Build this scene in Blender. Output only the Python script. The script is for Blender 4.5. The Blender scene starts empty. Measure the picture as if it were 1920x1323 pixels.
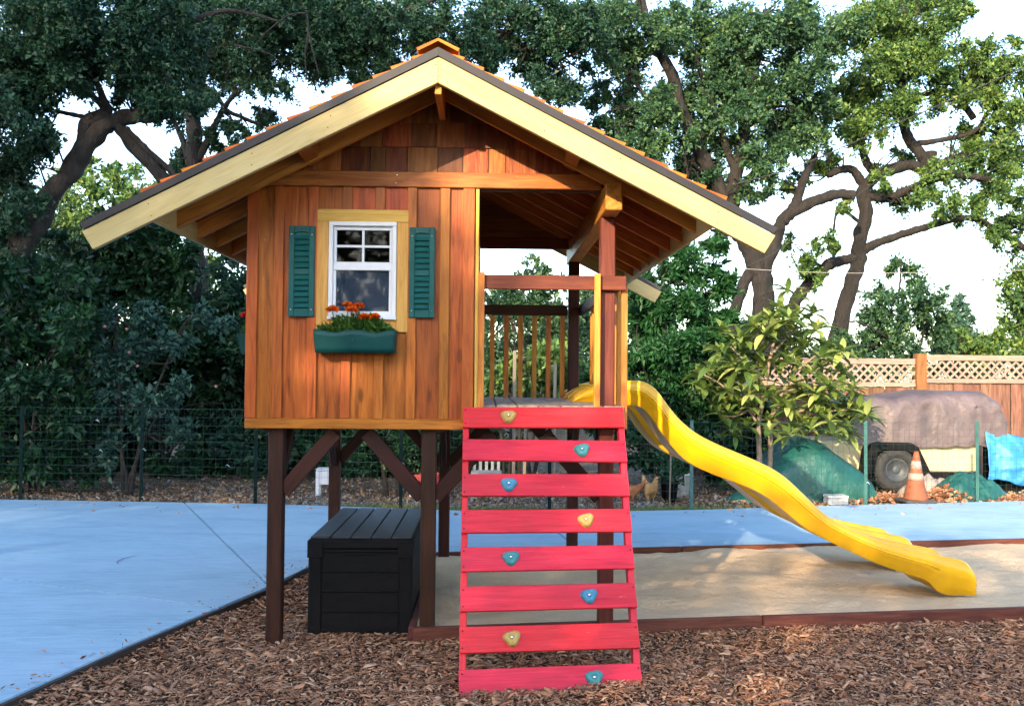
import bpy, bmesh, math, random
import numpy as np
from mathutils import Vector, Matrix
from mathutils.noise import noise as pnoise
rnd = random.Random(7)
rng = np.random.default_rng(11)
R = math.radians
sc = bpy.context.scene
COL = sc.collection

# ------------------------------------------------------------------ camera, sky, sun, exposure
F, EYE = 1800.0, 1.54                      # focal length in photo pixels (1920 wide), eye height
CAMROT = Matrix.Rotation(R(-1.53), 3, 'Z') @ Matrix.Rotation(R(90 + 1.53), 3, 'X') @ Matrix.Rotation(R(.5), 3, 'Z')
cam = bpy.data.cameras.new('camera'); camo = bpy.data.objects.new('camera', cam); COL.objects.link(camo)
cam.sensor_fit = 'HORIZONTAL'; cam.sensor_width = 36; cam.lens = 36 * F / 1920; cam.clip_end = 500; cam.clip_start = .05
camo.matrix_world = Matrix.Translation((0, 0, EYE)) @ CAMROT.to_4x4()
sc.camera = camo
SUN_EL, SUN_AZ = R(18), R(25)              # sun low, behind the viewer and to the left
world = bpy.data.worlds.new('World'); sc.world = world; world.use_nodes = True
wn = world.node_tree; sky = wn.nodes.new('ShaderNodeTexSky'); sky.sky_type = 'NISHITA'; sky.sun_disc = False
sky.sun_elevation = SUN_EL; sky.sun_rotation = R(180) + SUN_AZ; sky.air_density = 1.0; sky.dust_density = 1.3; sky.ozone_density = 1.4
bg = wn.nodes['Background']; bg.inputs['Strength'].default_value = .15
wn.links.new(sky.outputs[0], bg.inputs['Color'])
sun = bpy.data.lights.new('sun', 'SUN'); suno = bpy.data.objects.new('sun', sun); COL.objects.link(suno)
sun.energy = 2.2; sun.angle = R(.6); sun.color = (1, .76, .48)
suno.rotation_euler = Vector((math.sin(SUN_AZ) * math.cos(SUN_EL), math.cos(SUN_AZ) * math.cos(SUN_EL), -math.sin(SUN_EL))).to_track_quat('-Z', 'Y').to_euler()
sc.view_settings.view_transform = 'Standard'; sc.view_settings.look = 'None'
sc.view_settings.exposure = 2.4; sc.view_settings.gamma = 1
sc.render.engine = 'CYCLES'
sc.cycles.use_denoising = True; sc.cycles.max_bounces = 6; sc.cycles.adaptive_threshold = .025; sc.cycles.diffuse_bounces = 3; sc.cycles.transparent_max_bounces = 12
sc.cycles.sample_clamp_indirect = 6

# ------------------------------------------------------------------ helpers
def ray(px, py): return CAMROT @ Vector(((px - 960) / F, -(py - 661.5) / F, -1))
def at(px, py, Y): d = ray(px, py); return Vector((0, 0, EYE)) + d * (Y / d.y)
def atz(px, py, Z): d = ray(px, py); return Vector((0, 0, EYE)) + d * ((Z - EYE) / d.z)

W = {}
def link(name, data, parent=None, M=None):
    o = bpy.data.objects.new(name, data); COL.objects.link(o)
    M = M if M is not None else Matrix()
    W[o] = M
    if parent is not None:
        o.parent = parent; o.matrix_basis = W[parent].inverted() @ M
    else: o.matrix_basis = M
    return o
def tag(o, label=None, cat=None, group=None, kind=None):
    if label: o['label'] = label
    if cat: o['category'] = cat
    if group: o['group'] = group
    if kind: o['kind'] = kind
    return o
def thing(name, label, cat, loc, group=None):
    return tag(link(name, None, None, Matrix.Translation(Vector(loc))), label, cat, group)
def mk(name, verts, faces, mat, parent=None, M=None, smooth=False):
    me = bpy.data.meshes.new(name); me.from_pydata([tuple(v) for v in verts], [], faces); me.update()
    if smooth: me.polygons.foreach_set('use_smooth', [True] * len(me.polygons))
    me.materials.append(mat)
    bm = bmesh.new(); bm.from_mesh(me); bmesh.ops.recalc_face_normals(bm, faces=bm.faces); bm.to_mesh(me); bm.free()
    return link(name, me, parent, M)
def from_bm(name, bm, mat, parent=None, M=None, smooth=False):
    me = bpy.data.meshes.new(name); bmesh.ops.recalc_face_normals(bm, faces=bm.faces); bm.to_mesh(me); bm.free()
    if smooth: me.polygons.foreach_set('use_smooth', [True] * len(me.polygons))
    me.materials.append(mat)
    return link(name, me, parent, M)
_cache = {}
def box_mesh(L, w, t, mat, b):
    k = (round(L, 4), round(w, 4), round(t, 4), mat.name, b)
    if k not in _cache:
        bm = bmesh.new(); bmesh.ops.create_cube(bm, size=1)
        bmesh.ops.scale(bm, vec=(L, w, t), verts=bm.verts)
        if b: bmesh.ops.bevel(bm, geom=bm.edges[:], offset=min(b, .3 * min(L, w, t)), segments=1, affect='EDGES')
        me = bpy.data.meshes.new('board'); bm.to_mesh(me); bm.free(); me.materials.append(mat); _cache[k] = me
    return _cache[k]
def frame(p, x, y):
    x = Vector(x).normalized(); y = Vector(y); z = x.cross(y).normalized(); y = z.cross(x)
    M = Matrix((x, y, z)).transposed().to_4x4(); M.translation = p; return M
def board(name, parent, p0, p1, w, t, mat, wdir, b=.003):
    """a bevelled board from p0 to p1; w along wdir, t across; grain runs along its length"""
    p0, p1 = Vector(p0), Vector(p1)
    return link(name, box_mesh((p1 - p0).length, w, t, mat, b), parent, frame((p0 + p1) / 2, p1 - p0, wdir))
def slab(name, parent, x, y, z, mat, axis='X', b=.003):
    """axis aligned board given its ranges; grain along axis"""
    c = Vector(((x[0] + x[1]) / 2, (y[0] + y[1]) / 2, (z[0] + z[1]) / 2)); d = (x[1] - x[0], y[1] - y[0], z[1] - z[0])
    i = 'XYZ'.index(axis); e = [Vector((1, 0, 0)), Vector((0, 1, 0)), Vector((0, 0, 1))]; j = (i + 1) % 3
    return link(name, box_mesh(d[i], d[j], d[(i + 2) % 3], mat, b), parent, frame(c, e[i], e[j]))
def clip(poly, nx, ny, c):
    """keep nx*x+ny*y<=c"""
    out = []
    for k in range(len(poly)):
        a, b = poly[k], poly[(k + 1) % len(poly)]; da, db = nx * a[0] + ny * a[1] - c, nx * b[0] + ny * b[1] - c
        if da <= 0: out.append(a)
        if da * db < 0: s = da / (da - db); out.append((a[0] + s * (b[0] - a[0]), a[1] + s * (b[1] - a[1])))
    return out
def prism(name, parent, poly, y0, y1, mat, xdir=(1, 0, 0), b=0):
    """polygon in world XZ, from y0 to y1; local x (grain) along xdir"""
    M = frame(Vector((poly[0][0], y0, poly[0][1])), xdir, (0, 1, 0) if abs(Vector(xdir).y) < .9 else (1, 0, 0)); Mi = M.inverted()
    vs = [Mi @ Vector((p[0], y, p[1])) for y in (y0, y1) for p in poly]; n = len(poly)
    fs = [list(range(n)), list(range(n, 2 * n))] + [[i, (i + 1) % n, n + (i + 1) % n, n + i] for i in range(n)]
    o = mk(name, vs, fs, mat, parent, M)
    if b:
        bm = bmesh.new(); bm.from_mesh(o.data); bmesh.ops.bevel(bm, geom=bm.edges[:], offset=b, segments=1, affect='EDGES'); bm.to_mesh(o.data); bm.free()
    return o
def sheet(name, poly, z0, z1, mat, parent=None, kind=None, b=0):
    n = len(poly); vs = [(p[0], p[1], z) for z in (z0, z1) for p in poly]
    fs = [list(range(n)), list(range(n, 2 * n))] + [[i, (i + 1) % n, n + (i + 1) % n, n + i] for i in range(n)]
    o = mk(name, vs, fs, mat, parent)
    if b:
        bm = bmesh.new(); bm.from_mesh(o.data); bmesh.ops.bevel(bm, geom=[e for e in bm.edges if all(v.co.z > z1 - 1e-5 for v in e.verts)], offset=b, segments=2, affect='EDGES'); bm.to_mesh(o.data); bm.free()
    if kind: o['kind'] = kind
    return o
def catmull(P, n):
    P = [Vector(p) for p in P]; out = []
    for i in range(len(P) - 1):
        a, b, c, d = P[max(i - 1, 0)], P[i], P[i + 1], P[min(i + 2, len(P) - 1)]
        for k in range(n):
            t = k / n
            out.append(.5 * ((2 * b) + (c - a) * t + (2 * a - 5 * b + 4 * c - d) * t * t + (3 * b - a - 3 * c + d) * t ** 3))
    out.append(P[-1]); return out
def tube_geo(P, rad, k=8, jit=0.0, vs=None, fs=None):
    vs = [] if vs is None else vs; fs = [] if fs is None else fs
    up = Vector((.3, .1, 1)).normalized(); o = len(vs); n = len(P)
    for i, p in enumerate(P):
        t = (P[min(i + 1, n - 1)] - P[max(i - 1, 0)]).normalized()
        u = up - t * up.dot(t)
        u = u.normalized() if u.length > 1e-3 else t.orthogonal().normalized(); v = t.cross(u); up = u
        r = rad[i] if hasattr(rad, '__len__') else rad
        for j in range(k):
            a = 2 * math.pi * j / k; rr = r * (1 + jit * ((pnoise(p * 2.3 / max(r * 8, .2) + Vector((j, 0, 0))) + .5 * pnoise(p * 7 + Vector((0, j * 1.7, 0)))) ))
            vs.append(p + (u * math.cos(a) + v * math.sin(a)) * rr)
    for i in range(n - 1):
        for j in range(k):
            a = o + i * k + j; b = o + i * k + (j + 1) % k; fs.append([a, b, b + k, a + k])
    fs.append([o + j for j in range(k)][::-1]); fs.append([o + (n - 1) * k + j for j in range(k)])
    return vs, fs
def tube(name, parent, P, rad, mat, k=8, jit=0.0, M=None):
    vs, fs = tube_geo([Vector(p) for p in P], rad, k, jit)
    if parent is not None and M is None: M = Matrix.Translation(W[parent].translation)
    M = M or Matrix(); Mi = M.inverted()
    return mk(name, [Mi @ v for v in vs], fs, mat, parent, M, True)
def lathe(name, parent, prof, mat, M, k=24, smooth=True):
    vs, fs = [], []; n = len(prof)
    for r, z in prof:
        for j in range(k): a = 2 * math.pi * j / k; vs.append((r * math.cos(a), r * math.sin(a), z))
    for i in range(n - 1):
        for j in range(k): fs.append([i * k + j, i * k + (j + 1) % k, (i + 1) * k + (j + 1) % k, (i + 1) * k + j])
    fs.append(list(range(k))); fs.append([(n - 1) * k + j for j in range(k)])
    o = mk(name, vs, fs, mat, parent, M, smooth)
    return o
def grid_mesh(name, nu, nv, fn, mat, parent=None, M=None, smooth=True):
    vs = [fn(i / (nu - 1), j / (nv - 1)) for i in range(nu) for j in range(nv)]
    fs = [[i * nv + j, i * nv + j + 1, (i + 1) * nv + j + 1, (i + 1) * nv + j] for i in range(nu - 1) for j in range(nv - 1)]
    if M is not None: Mi = M.inverted(); vs = [Mi @ Vector(v) for v in vs]
    return mk(name, vs, fs, mat, parent, M, smooth)
def raw_tris(name, V, T, mat, parent=None, M=None):
    """fast mesh from numpy vertex (n,3) and triangle (m,3) arrays"""
    me = bpy.data.meshes.new(name)
    if M is not None:
        Mi = np.array(M.inverted()); V = V @ Mi[:3, :3].T + Mi[:3, 3]
    me.vertices.add(len(V)); me.vertices.foreach_set('co', V.astype(np.float32).ravel())
    me.loops.add(T.size); me.loops.foreach_set('vertex_index', T.astype(np.int32).ravel())
    me.polygons.add(len(T)); me.polygons.foreach_set('loop_start', np.arange(0, T.size, 3, dtype=np.int32))
    me.update(calc_edges=True); me.validate(); me.materials.append(mat)
    return link(name, me, parent, M)
def unit(a): return a / (np.linalg.norm(a, axis=1, keepdims=True) + 1e-9)
def leaf_arrays(P, A, L, wid, fold=.25, tri=False):
    n = len(P); A = unit(A); up = unit(rng.normal(size=(n, 3)) + np.array([0, 0, .8])); S = unit(np.cross(A, up)); Nn = np.cross(S, A)
    L = L[:, None]; w = L * wid
    if tri:
        return np.stack([P + S * w * .5, P - S * w * .5 + A * L * .3, P + A * L], 1).reshape(-1, 3), np.arange(n * 3).reshape(-1, 3)
    V = np.stack([P, P + A * L * .45 + S * w * .5 + Nn * w * fold, P + A * L, P + A * L * .45 - S * w * .5 + Nn * w * fold], 1).reshape(-1, 3)
    b = np.arange(n)[:, None] * 4
    T = np.concatenate([b + np.array([[0, 1, 2]]), b + np.array([[0, 2, 3]])], 1).reshape(-1, 3)
    return V, T

# ------------------------------------------------------------------ materials
def new_mat(name):
    m = bpy.data.materials.new(name); m.use_nodes = True; nt = m.node_tree; return m, nt, nt.nodes['Principled BSDF']
def nd(nt, t, **kw):
    n = nt.nodes.new('ShaderNode' + t)
    for k, v in kw.items():
        if k in n.inputs: n.inputs[k].default_value = v
        else: setattr(n, k, v)
    return n
def ramp(nt, fac, stops, interp='LINEAR'):
    r = nt.nodes.new('ShaderNodeValToRGB'); r.color_ramp.interpolation = interp
    e = r.color_ramp.elements
    while len(e) < len(stops): e.new(.5)
    for s, (p, c) in zip(e, stops): s.position = p; s.color = (*c, 1) if len(c) == 3 else c
    nt.links.new(fac, r.inputs[0]); return r.outputs[0]
def mixc(nt, fac, a, b, mode='MIX'):
    m = nt.nodes.new('ShaderNodeMix'); m.data_type = 'RGBA'; m.blend_type = mode
    for i, v in ((0, fac), (6, a), (7, b)):
        if hasattr(v, 'default_value'): nt.links.new(v, m.inputs[i])
        else: m.inputs[i].default_value = v if i == 0 else (*v, 1)
    return m.outputs[2]
def vmath(nt, op, a, b):
    n = nt.nodes.new('ShaderNodeVectorMath'); n.operation = op
    for i, v in enumerate((a, b)):
        if hasattr(v, 'default_value'): nt.links.new(v, n.inputs[i])
        else: n.inputs[i].default_value = v
    return n.outputs[0]
def fmath(nt, op, a, b=0.0):
    n = nt.nodes.new('ShaderNodeMath'); n.operation = op
    for i, v in enumerate((a, b)):
        if hasattr(v, 'default_value'): nt.links.new(v, n.inputs[i])
        else: n.inputs[i].default_value = v
    return n.outputs[0]
def noise(nt, vec, scale, detail=4, rough=.55, dist=0.0):
    n = nd(nt, 'TexNoise', Scale=scale, Detail=detail, Roughness=rough, Distortion=dist); nt.links.new(vec, n.inputs['Vector']); return n.outputs['Fac']
def bump(nt, h, strength, dist, bs):
    b = nd(nt, 'Bump', Strength=strength, Distance=dist); nt.links.new(h, b.inputs['Height']); nt.links.new(b.outputs[0], bs.inputs['Normal'])
def per_object(nt):
    oi = nt.nodes.new('ShaderNodeObjectInfo'); wnn = nt.nodes.new('ShaderNodeTexWhiteNoise'); wnn.noise_dimensions = '1D'
    nt.links.new(fmath(nt, 'MULTIPLY', oi.outputs['Random'], 317.7), wnn.inputs['W'])
    return oi.outputs['Random'], wnn.outputs['Value'], wnn.outputs['Color']
def wood(name, dark, mid, light, var=.35, rough=.55, knots=.6, blotch=.45, grain=12, bmp=.25, huev=.03):
    m, nt, bs = new_mat(name); tc = nt.nodes.new('ShaderNodeTexCoord'); r1, r2, rc = per_object(nt)
    off = vmath(nt, 'SCALE', rc, (0, 0, 0)); off.node.inputs['Scale'].default_value = 40
    base = vmath(nt, 'ADD', tc.outputs['Object'], off)
    g = vmath(nt, 'MULTIPLY', base, (1.0, grain, grain))
    n1 = noise(nt, g, 2.6, 7, .62, .7); n2 = noise(nt, vmath(nt, 'MULTIPLY', base, (3, 90, 90)), 2.0, 3)
    col = ramp(nt, n1, [(.28, dark), (.5, mid), (.74, light)])
    col = mixc(nt, .35, col, ramp(nt, n2, [(.3, (.35, .35, .35)), (.7, (1, 1, 1))]), 'MULTIPLY')
    bl = noise(nt, vmath(nt, 'MULTIPLY', base, (1.2, 5, 5)), 1.3, 3)
    bl = ramp(nt, bl, [(.52, (0, 0, 0)), (.72, (1, 1, 1))])
    col = mixc(nt, fmath(nt, 'MULTIPLY', bl, blotch), col, dark)
    if knots:
        v = nd(nt, 'TexVoronoi', Scale=1.0); nt.links.new(vmath(nt, 'MULTIPLY', base, (2.1, 5.5, 5.5)), v.inputs['Vector'])
        k = ramp(nt, v.outputs['Distance'], [(.07, (1, 1, 1)), (.13, (0, 0, 0))])
        col = mixc(nt, fmath(nt, 'MULTIPLY', k, knots), col, tuple(c * .45 for c in dark))
    h = nt.nodes.new('ShaderNodeHueSaturation'); nt.links.new(col, h.inputs['Color'])
    nt.links.new(fmath(nt, 'ADD', fmath(nt, 'MULTIPLY', r2, var * 2), 1 - var), h.inputs['Value'])
    nt.links.new(fmath(nt, 'ADD', fmath(nt, 'MULTIPLY', r1, huev), .5 - huev / 2), h.inputs['Hue'])
    nt.links.new(h.outputs[0], bs.inputs['Base Color']); bs.inputs['Roughness'].default_value = rough; bs.inputs['Specular IOR Level'].default_value = .25
    bump(nt, n2, bmp, .004, bs); return m
def plain(name, c1, c2, scale=6, rough=.5, bmp=.0, bscale=30, metal=0, spec=.5, stretch=(1, 1, 1), detail=5, rvar=0, bdist=.01, coat=0):
    m, nt, bs = new_mat(name); tc = nt.nodes.new('ShaderNodeTexCoord'); v = vmath(nt, 'MULTIPLY', tc.outputs['Object'], stretch)
    n = noise(nt, v, scale, detail, .6); nt.links.new(ramp(nt, n, [(.3, c1), (.7, c2)]), bs.inputs['Base Color'])
    bs.inputs['Roughness'].default_value = rough; bs.inputs['Metallic'].default_value = metal; bs.inputs['Specular IOR Level'].default_value = spec
    bs.inputs['Coat Weight'].default_value = coat
    if rvar: nt.links.new(fmath(nt, 'ADD', fmath(nt, 'MULTIPLY', noise(nt, v, scale * 3, 4), rvar), rough - rvar / 2), bs.inputs['Roughness'])
    if bmp: bump(nt, noise(nt, v, bscale, 6), bmp, bdist, bs)
    return m
def leafmat(name, cols, trans=.3, rough=.5, spec=.3):
    m, nt, bs = new_mat(name); g = nt.nodes.new('ShaderNodeNewGeometry')
    tc = nt.nodes.new('ShaderNodeTexCoord'); big = noise(nt, tc.outputs['Object'], .9, 3)
    f = fmath(nt, 'ADD', fmath(nt, 'MULTIPLY', g.outputs['Random Per Island'], .7), fmath(nt, 'MULTIPLY', fmath(nt, 'SUBTRACT', big, .35), .9))
    st = [(i / (len(cols) - 1), c) for i, c in enumerate(cols)]
    col = ramp(nt, f, st); nt.links.new(col, bs.inputs['Base Color'])
    bs.inputs['Roughness'].default_value = rough; bs.inputs['Specular IOR Level'].default_value = spec
    t = nt.nodes.new('ShaderNodeBsdfTranslucent'); nt.links.new(mixc(nt, .5, col, (.6, .7, .05), 'MULTIPLY'), t.inputs['Color'])
    nt.links.new(col, t.inputs['Color'])
    mx = nt.nodes.new('ShaderNodeMixShader'); mx.inputs[0].default_value = trans
    nt.links.new(bs.outputs[0], mx.inputs[1]); nt.links.new(t.outputs[0], mx.inputs[2])
    nt.links.new(mx.outputs[0], nt.nodes['Material Output'].inputs['Surface']); return m
def island(name, cols, rough=.8, spec=.2):
    m, nt, bs = new_mat(name); g = nt.nodes.new('ShaderNodeNewGeometry')
    nt.links.new(ramp(nt, g.outputs['Random Per Island'], [(i / (len(cols) - 1), c) for i, c in enumerate(cols)]), bs.inputs['Base Color'])
    bs.inputs['Roughness'].default_value = rough; bs.inputs['Specular IOR Level'].default_value = spec; return m

M_wall = wood('cedar_wall', (.1, .016, .003), (.33, .072, .009), (.43, .12, .02), .38, .42, .6, .6)
M_bat = wood('cedar_batten', (.16, .034, .005), (.4, .1, .014), (.47, .145, .026), .13, .42, .6, .25)
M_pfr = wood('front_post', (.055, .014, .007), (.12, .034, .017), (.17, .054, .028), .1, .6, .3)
M_edge = plain('dark_edging', (.018, .011, .01), (.04, .026, .022), 12, .8, .3, 40)
M_shin = wood('cedar_shingle', (.07, .013, .003), (.22, .055, .012), (.34, .125, .038), .5, .5, .0)
M_head = wood('cedar_header', (.16, .036, .007), (.33, .1, .019), (.42, .165, .04), .12, .45)
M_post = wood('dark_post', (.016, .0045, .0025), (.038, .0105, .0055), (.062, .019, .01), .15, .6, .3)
M_rail = wood('redwood_rail', (.08, .018, .008), (.17, .044, .018), (.24, .072, .03), .15, .55, .3)
M_gold = wood('golden_baluster', (.34, .1, .014), (.56, .22, .036), (.66, .31, .06), .12, .45)
M_beam = wood('golden_beam', (.32, .09, .012), (.56, .22, .04), (.66, .32, .08), .1, .45)
M_raft = wood('rafter_wood', (.3, .075, .014), (.54, .17, .034), (.64, .25, .06), .15, .6, .3)
M_pine = wood('pale_pine', (.44, .22, .035), (.6, .35, .075), (.66, .42, .115), .06, .5, .7, .12)
M_cream = wood('cream_painted_board', (.43, .33, .135), (.5, .39, .175), (.53, .43, .22), .03, .55, .12, .08, 8, .12, 0)
M_roof = wood('orange_cedar_shake', (.34, .07, .006), (.56, .14, .012), (.66, .22, .025), .25, .6, 0)
M_deck = wood('weathered_deck', (.15, .11, .085), (.33, .25, .2), (.45, .36, .3), .2, .7, .3)
M_red = wood('red_painted_board', (.5, .012, .025), (.63, .02, .042), (.7, .036, .062), .05, .38, .14, .25, 14, .35, .008)
def wear(m, c_wear, c_dirt, wscale, wlo, dirt):
    nt = m.node_tree; bs = nt.nodes['Principled BSDF']; src = bs.inputs['Base Color'].links[0].from_socket; tc = nt.nodes.new('ShaderNodeTexCoord'); r1, r2, rc = per_object(nt)
    off = vmath(nt, 'SCALE', rc, (0, 0, 0)); off.node.inputs['Scale'].default_value = 30; p = vmath(nt, 'ADD', tc.outputs['Object'], off)
    d = ramp(nt, noise(nt, p, 4, 7, .7, .8), [(.45, (0, 0, 0)), (.8, (1, 1, 1))]); col = mixc(nt, fmath(nt, 'MULTIPLY', d, dirt), src, c_dirt)
    w = ramp(nt, noise(nt, vmath(nt, 'MULTIPLY', p, (1, 2.2, 2.2)), wscale, 8, .75, .3), [(wlo, (0, 0, 0)), (wlo + .03, (1, 1, 1))]); col = mixc(nt, fmath(nt, 'MULTIPLY', w, .8), col, c_wear)
    nt.links.new(col, bs.inputs['Base Color'])
wear(M_red, (.5, .24, .17), (.38, .03, .035), 9, .66, .6)
M_kerb = wood('red_brown_timber', (.05, .015, .01), (.12, .036, .024), (.19, .066, .045), .12, .7, .2)
M_fence = wood('fence_board', (.07, .034, .023), (.165, .086, .056), (.25, .145, .1), .3, .75, .3)
M_fpost = wood('fence_post', (.12, .04, .018), (.21, .075, .032), (.27, .11, .05), .05, .7, .2)
M_lath = wood('lattice_lath', (.2, .135, .105), (.29, .205, .165), (.36, .265, .22), .12, .75, .1)
M_stake = wood('grey_stake', (.12, .1, .075), (.2, .165, .13), (.26, .22, .175), .1, .8, .1)
M_teal = plain('teal_plastic', (.003, .06, .062), (.005, .088, .088), 9, .5, .08, 60, spec=.2)
M_box = plain('dark_green_planter', (.002, .04, .042), (.0035, .056, .056), 9, .5, .05, 60, spec=.2)
M_white = plain('white_vinyl', (.52, .56, .63), (.6, .63, .69), 5, .4)
M_black = plain('black_plastic', (.005, .005, .006), (.009, .009, .01), 8, .6, spec=.08, bmp=.35, bscale=40, stretch=(1, 1, 4))
M_boxlid = plain('black_lid_plastic', (.012, .013, .015), (.035, .037, .04), 3, .5, .4, 30, stretch=(6, 1, 6), rvar=.3)
M_drip = plain('black_drip_metal', (.012, .012, .017), (.02, .02, .026), 4, .5, .05, 20, 0, .3)
M_yellow = plain('yellow_plastic', (.62, .335, .003), (.7, .405, .005), 3, .33, .06, 14, rvar=.25)
wear(M_yellow, (.6, .42, .16), (.52, .29, .03), 6, .68, .6)
M_hold = [plain('hold_yellow', (.37, .24, .06), (.46, .31, .09), 20, .55, .5, 90), plain('hold_teal', (.03, .18, .2), (.05, .25, .27), 20, .55, .5, 90), plain('hold_blue', (.035, .17, .29), (.06, .24, .37), 20, .55, .5, 90)]
M_steel = plain('bolt_steel', (.6, .6, .6), (.75, .75, .75), 30, .25, 0, metal=1)
M_dark = plain('dark_interior', (.05, .028, .018), (.075, .04, .026), 4, .8)
M_sheath = wood('roof_sheathing', (.14, .04, .015), (.25, .085, .032), (.32, .13, .05), .1, .7, .2)
M_wire = plain('green_wire', (.006, .035, .03), (.01, .055, .045), 9, .5)
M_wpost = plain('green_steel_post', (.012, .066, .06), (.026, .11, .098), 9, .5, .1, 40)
M_bark = plain('oak_bark', (.003, .0025, .002), (.026, .02, .018), 5, .9, .9, 16, stretch=(1, 1, .35), bdist=.05)
M_bark2 = plain('grey_bark', (.002, .0019, .0018), (.018, .0145, .0135), 5, .9, .9, 16, stretch=(1, 1, .35), bdist=.05)
M_stem = plain('young_stem', (.16, .12, .09), (.26, .2, .15), 14, .8, .4, 40)

# glass: faintly tinted, reflects the yard
def glassmat():
    m, nt, bs = new_mat('window_glass'); nt.nodes.remove(bs)
    tr = nd(nt, 'BsdfTransparent', Color=(.62, .68, .74, 1)); gl = nd(nt, 'BsdfGlossy', Color=(.9, .93, 1, 1), Roughness=.03)
    fr = nd(nt, 'Fresnel', IOR=1.45); mx = nt.nodes.new('ShaderNodeMixShader')
    nt.links.new(fmath(nt, 'MULTIPLY', fr.outputs[0], .25), mx.inputs[0]); nt.links.new(tr.outputs[0], mx.inputs[1]); nt.links.new(gl.outputs[0], mx.inputs[2])
    nt.links.new(mx.outputs[0], nt.nodes['Material Output'].inputs['Surface']); return m
M_glass = glassmat()

def concretemat():
    m, nt, bs = new_mat('shade_blue_concrete'); tc = nt.nodes.new('ShaderNodeTexCoord'); p = tc.outputs['Object']; r1, r2, rc = per_object(nt)
    n1 = noise(nt, vmath(nt, 'MULTIPLY', p, (1, 3, 1)), .9, 6, .65, .6); n2 = noise(nt, vmath(nt, 'MULTIPLY', p, (2, 18, 2)), 2.2, 5, .6, .5)
    n3 = noise(nt, p, 70, 4); n4 = noise(nt, vmath(nt, 'MULTIPLY', p, (1, 2.2, 1)), .35, 4, .6, .9)
    col = ramp(nt, n1, [(.25, (.235, .37, .475)), (.5, (.305, .465, .575)), (.75, (.355, .52, .625))])  # grey concrete; the blue of the shade is put into its colour
    col = mixc(nt, .65, col, ramp(nt, n2, [(.3, (.55, .6, .7)), (.6, (1, 1, 1))]), 'MULTIPLY')
    col = mixc(nt, .45, col, ramp(nt, n3, [(.25, (.65, .65, .65)), (.7, (1, 1, 1))]), 'MULTIPLY')
    col = mixc(nt, fmath(nt, 'MULTIPLY', ramp(nt, n4, [(.52, (0, 0, 0)), (.72, (1, 1, 1))]), .55), col, (.34, .44, .56))
    n5 = noise(nt, vmath(nt, 'MULTIPLY', p, (1, 1.6, 1)), 1.7, 7, .7, 1.4)
    col = mixc(nt, fmath(nt, 'MULTIPLY', ramp(nt, n5, [(.58, (0, 0, 0)), (.7, (1, 1, 1))]), .4), col, (.13, .24, .4))
    h = nt.nodes.new('ShaderNodeHueSaturation'); nt.links.new(col, h.inputs['Color']); nt.links.new(fmath(nt, 'ADD', fmath(nt, 'MULTIPLY', r2, .16), .92), h.inputs['Value'])
    nt.links.new(h.outputs[0], bs.inputs['Base Color']); bs.inputs['Roughness'].default_value = .62
    bump(nt, n3, .25, .004, bs); return m
M_conc = concretemat()
M_scuff = plain('rubber_scuff', (.1, .13, .19), (.22, .31, .43), 30, .8)
def sandmat():
    m, nt, bs = new_mat('sand'); tc = nt.nodes.new('ShaderNodeTexCoord'); p = tc.outputs['Object']
    n1 = noise(nt, vmath(nt, 'MULTIPLY', p, (1, 2, 1)), 1.1, 6, .6, .5); n2 = noise(nt, p, 260, 3); n3 = noise(nt, p, 18, 6, .65)
    col = ramp(nt, n1, [(.3, (.7, .51, .32)), (.7, (.84, .64, .43))]); col = mixc(nt, .5, col, ramp(nt, n2, [(.3, (.6, .6, .6)), (.7, (1, 1, 1))]), 'MULTIPLY')
    nt.links.new(col, bs.inputs['Base Color']); bs.inputs['Roughness'].default_value = .95; bs.inputs['Specular IOR Level'].default_value = .1
    bump(nt, fmath(nt, 'ADD', n3, fmath(nt, 'MULTIPLY', n2, .25)), .9, .05, bs); return m
M_sand = sandmat()
M_soil = plain('mulch_soil', (.03, .017, .011), (.08, .048, .033), 25, .95, .8, 60, spec=.1)
M_earth = plain('litter_earth', (.06, .045, .032), (.17, .12, .085), 6, .95, .8, 50, spec=.1)
M_chip = island('bark_chips', [(.07, .027, .015), (.23, .1, .05), (.38, .17, .083), (.52, .255, .13), (.28, .155, .1), (.64, .38, .225), (.12, .055, .033), (.42, .195, .095)])
M_litter = island('leaf_litter', [(.06, .04, .028), (.16, .1, .065), (.28, .18, .11), (.2, .17, .15), (.36, .3, .25), (.3, .15, .06), (.1, .07, .05)])
M_grass = island('grass_blades', [(.08, .13, .03), (.16, .2, .05), (.22, .2, .07)])

# ------------------------------------------------------------------ ground, concrete, sandbox, chips
grd = sheet('ground', [(-140, -60), (140, -60), (140, 220), (-140, 220)], -.6, -.2, M_earth, kind='structure')
def backz(x, y): return -.06 - .1 * (y < 11.1) + .05 * pnoise(Vector((x * .5, y * .5, 3))) + .02 * pnoise(Vector((x * 2, y * 2, 8)))
garden = grid_mesh('garden_bed', 90, 40, lambda u, v: (lambda x, y: Vector((x, y, backz(x, y))))(-14 + 30 * u, 10.5 + 12 * v), M_earth); garden['kind'] = 'structure'

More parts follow.
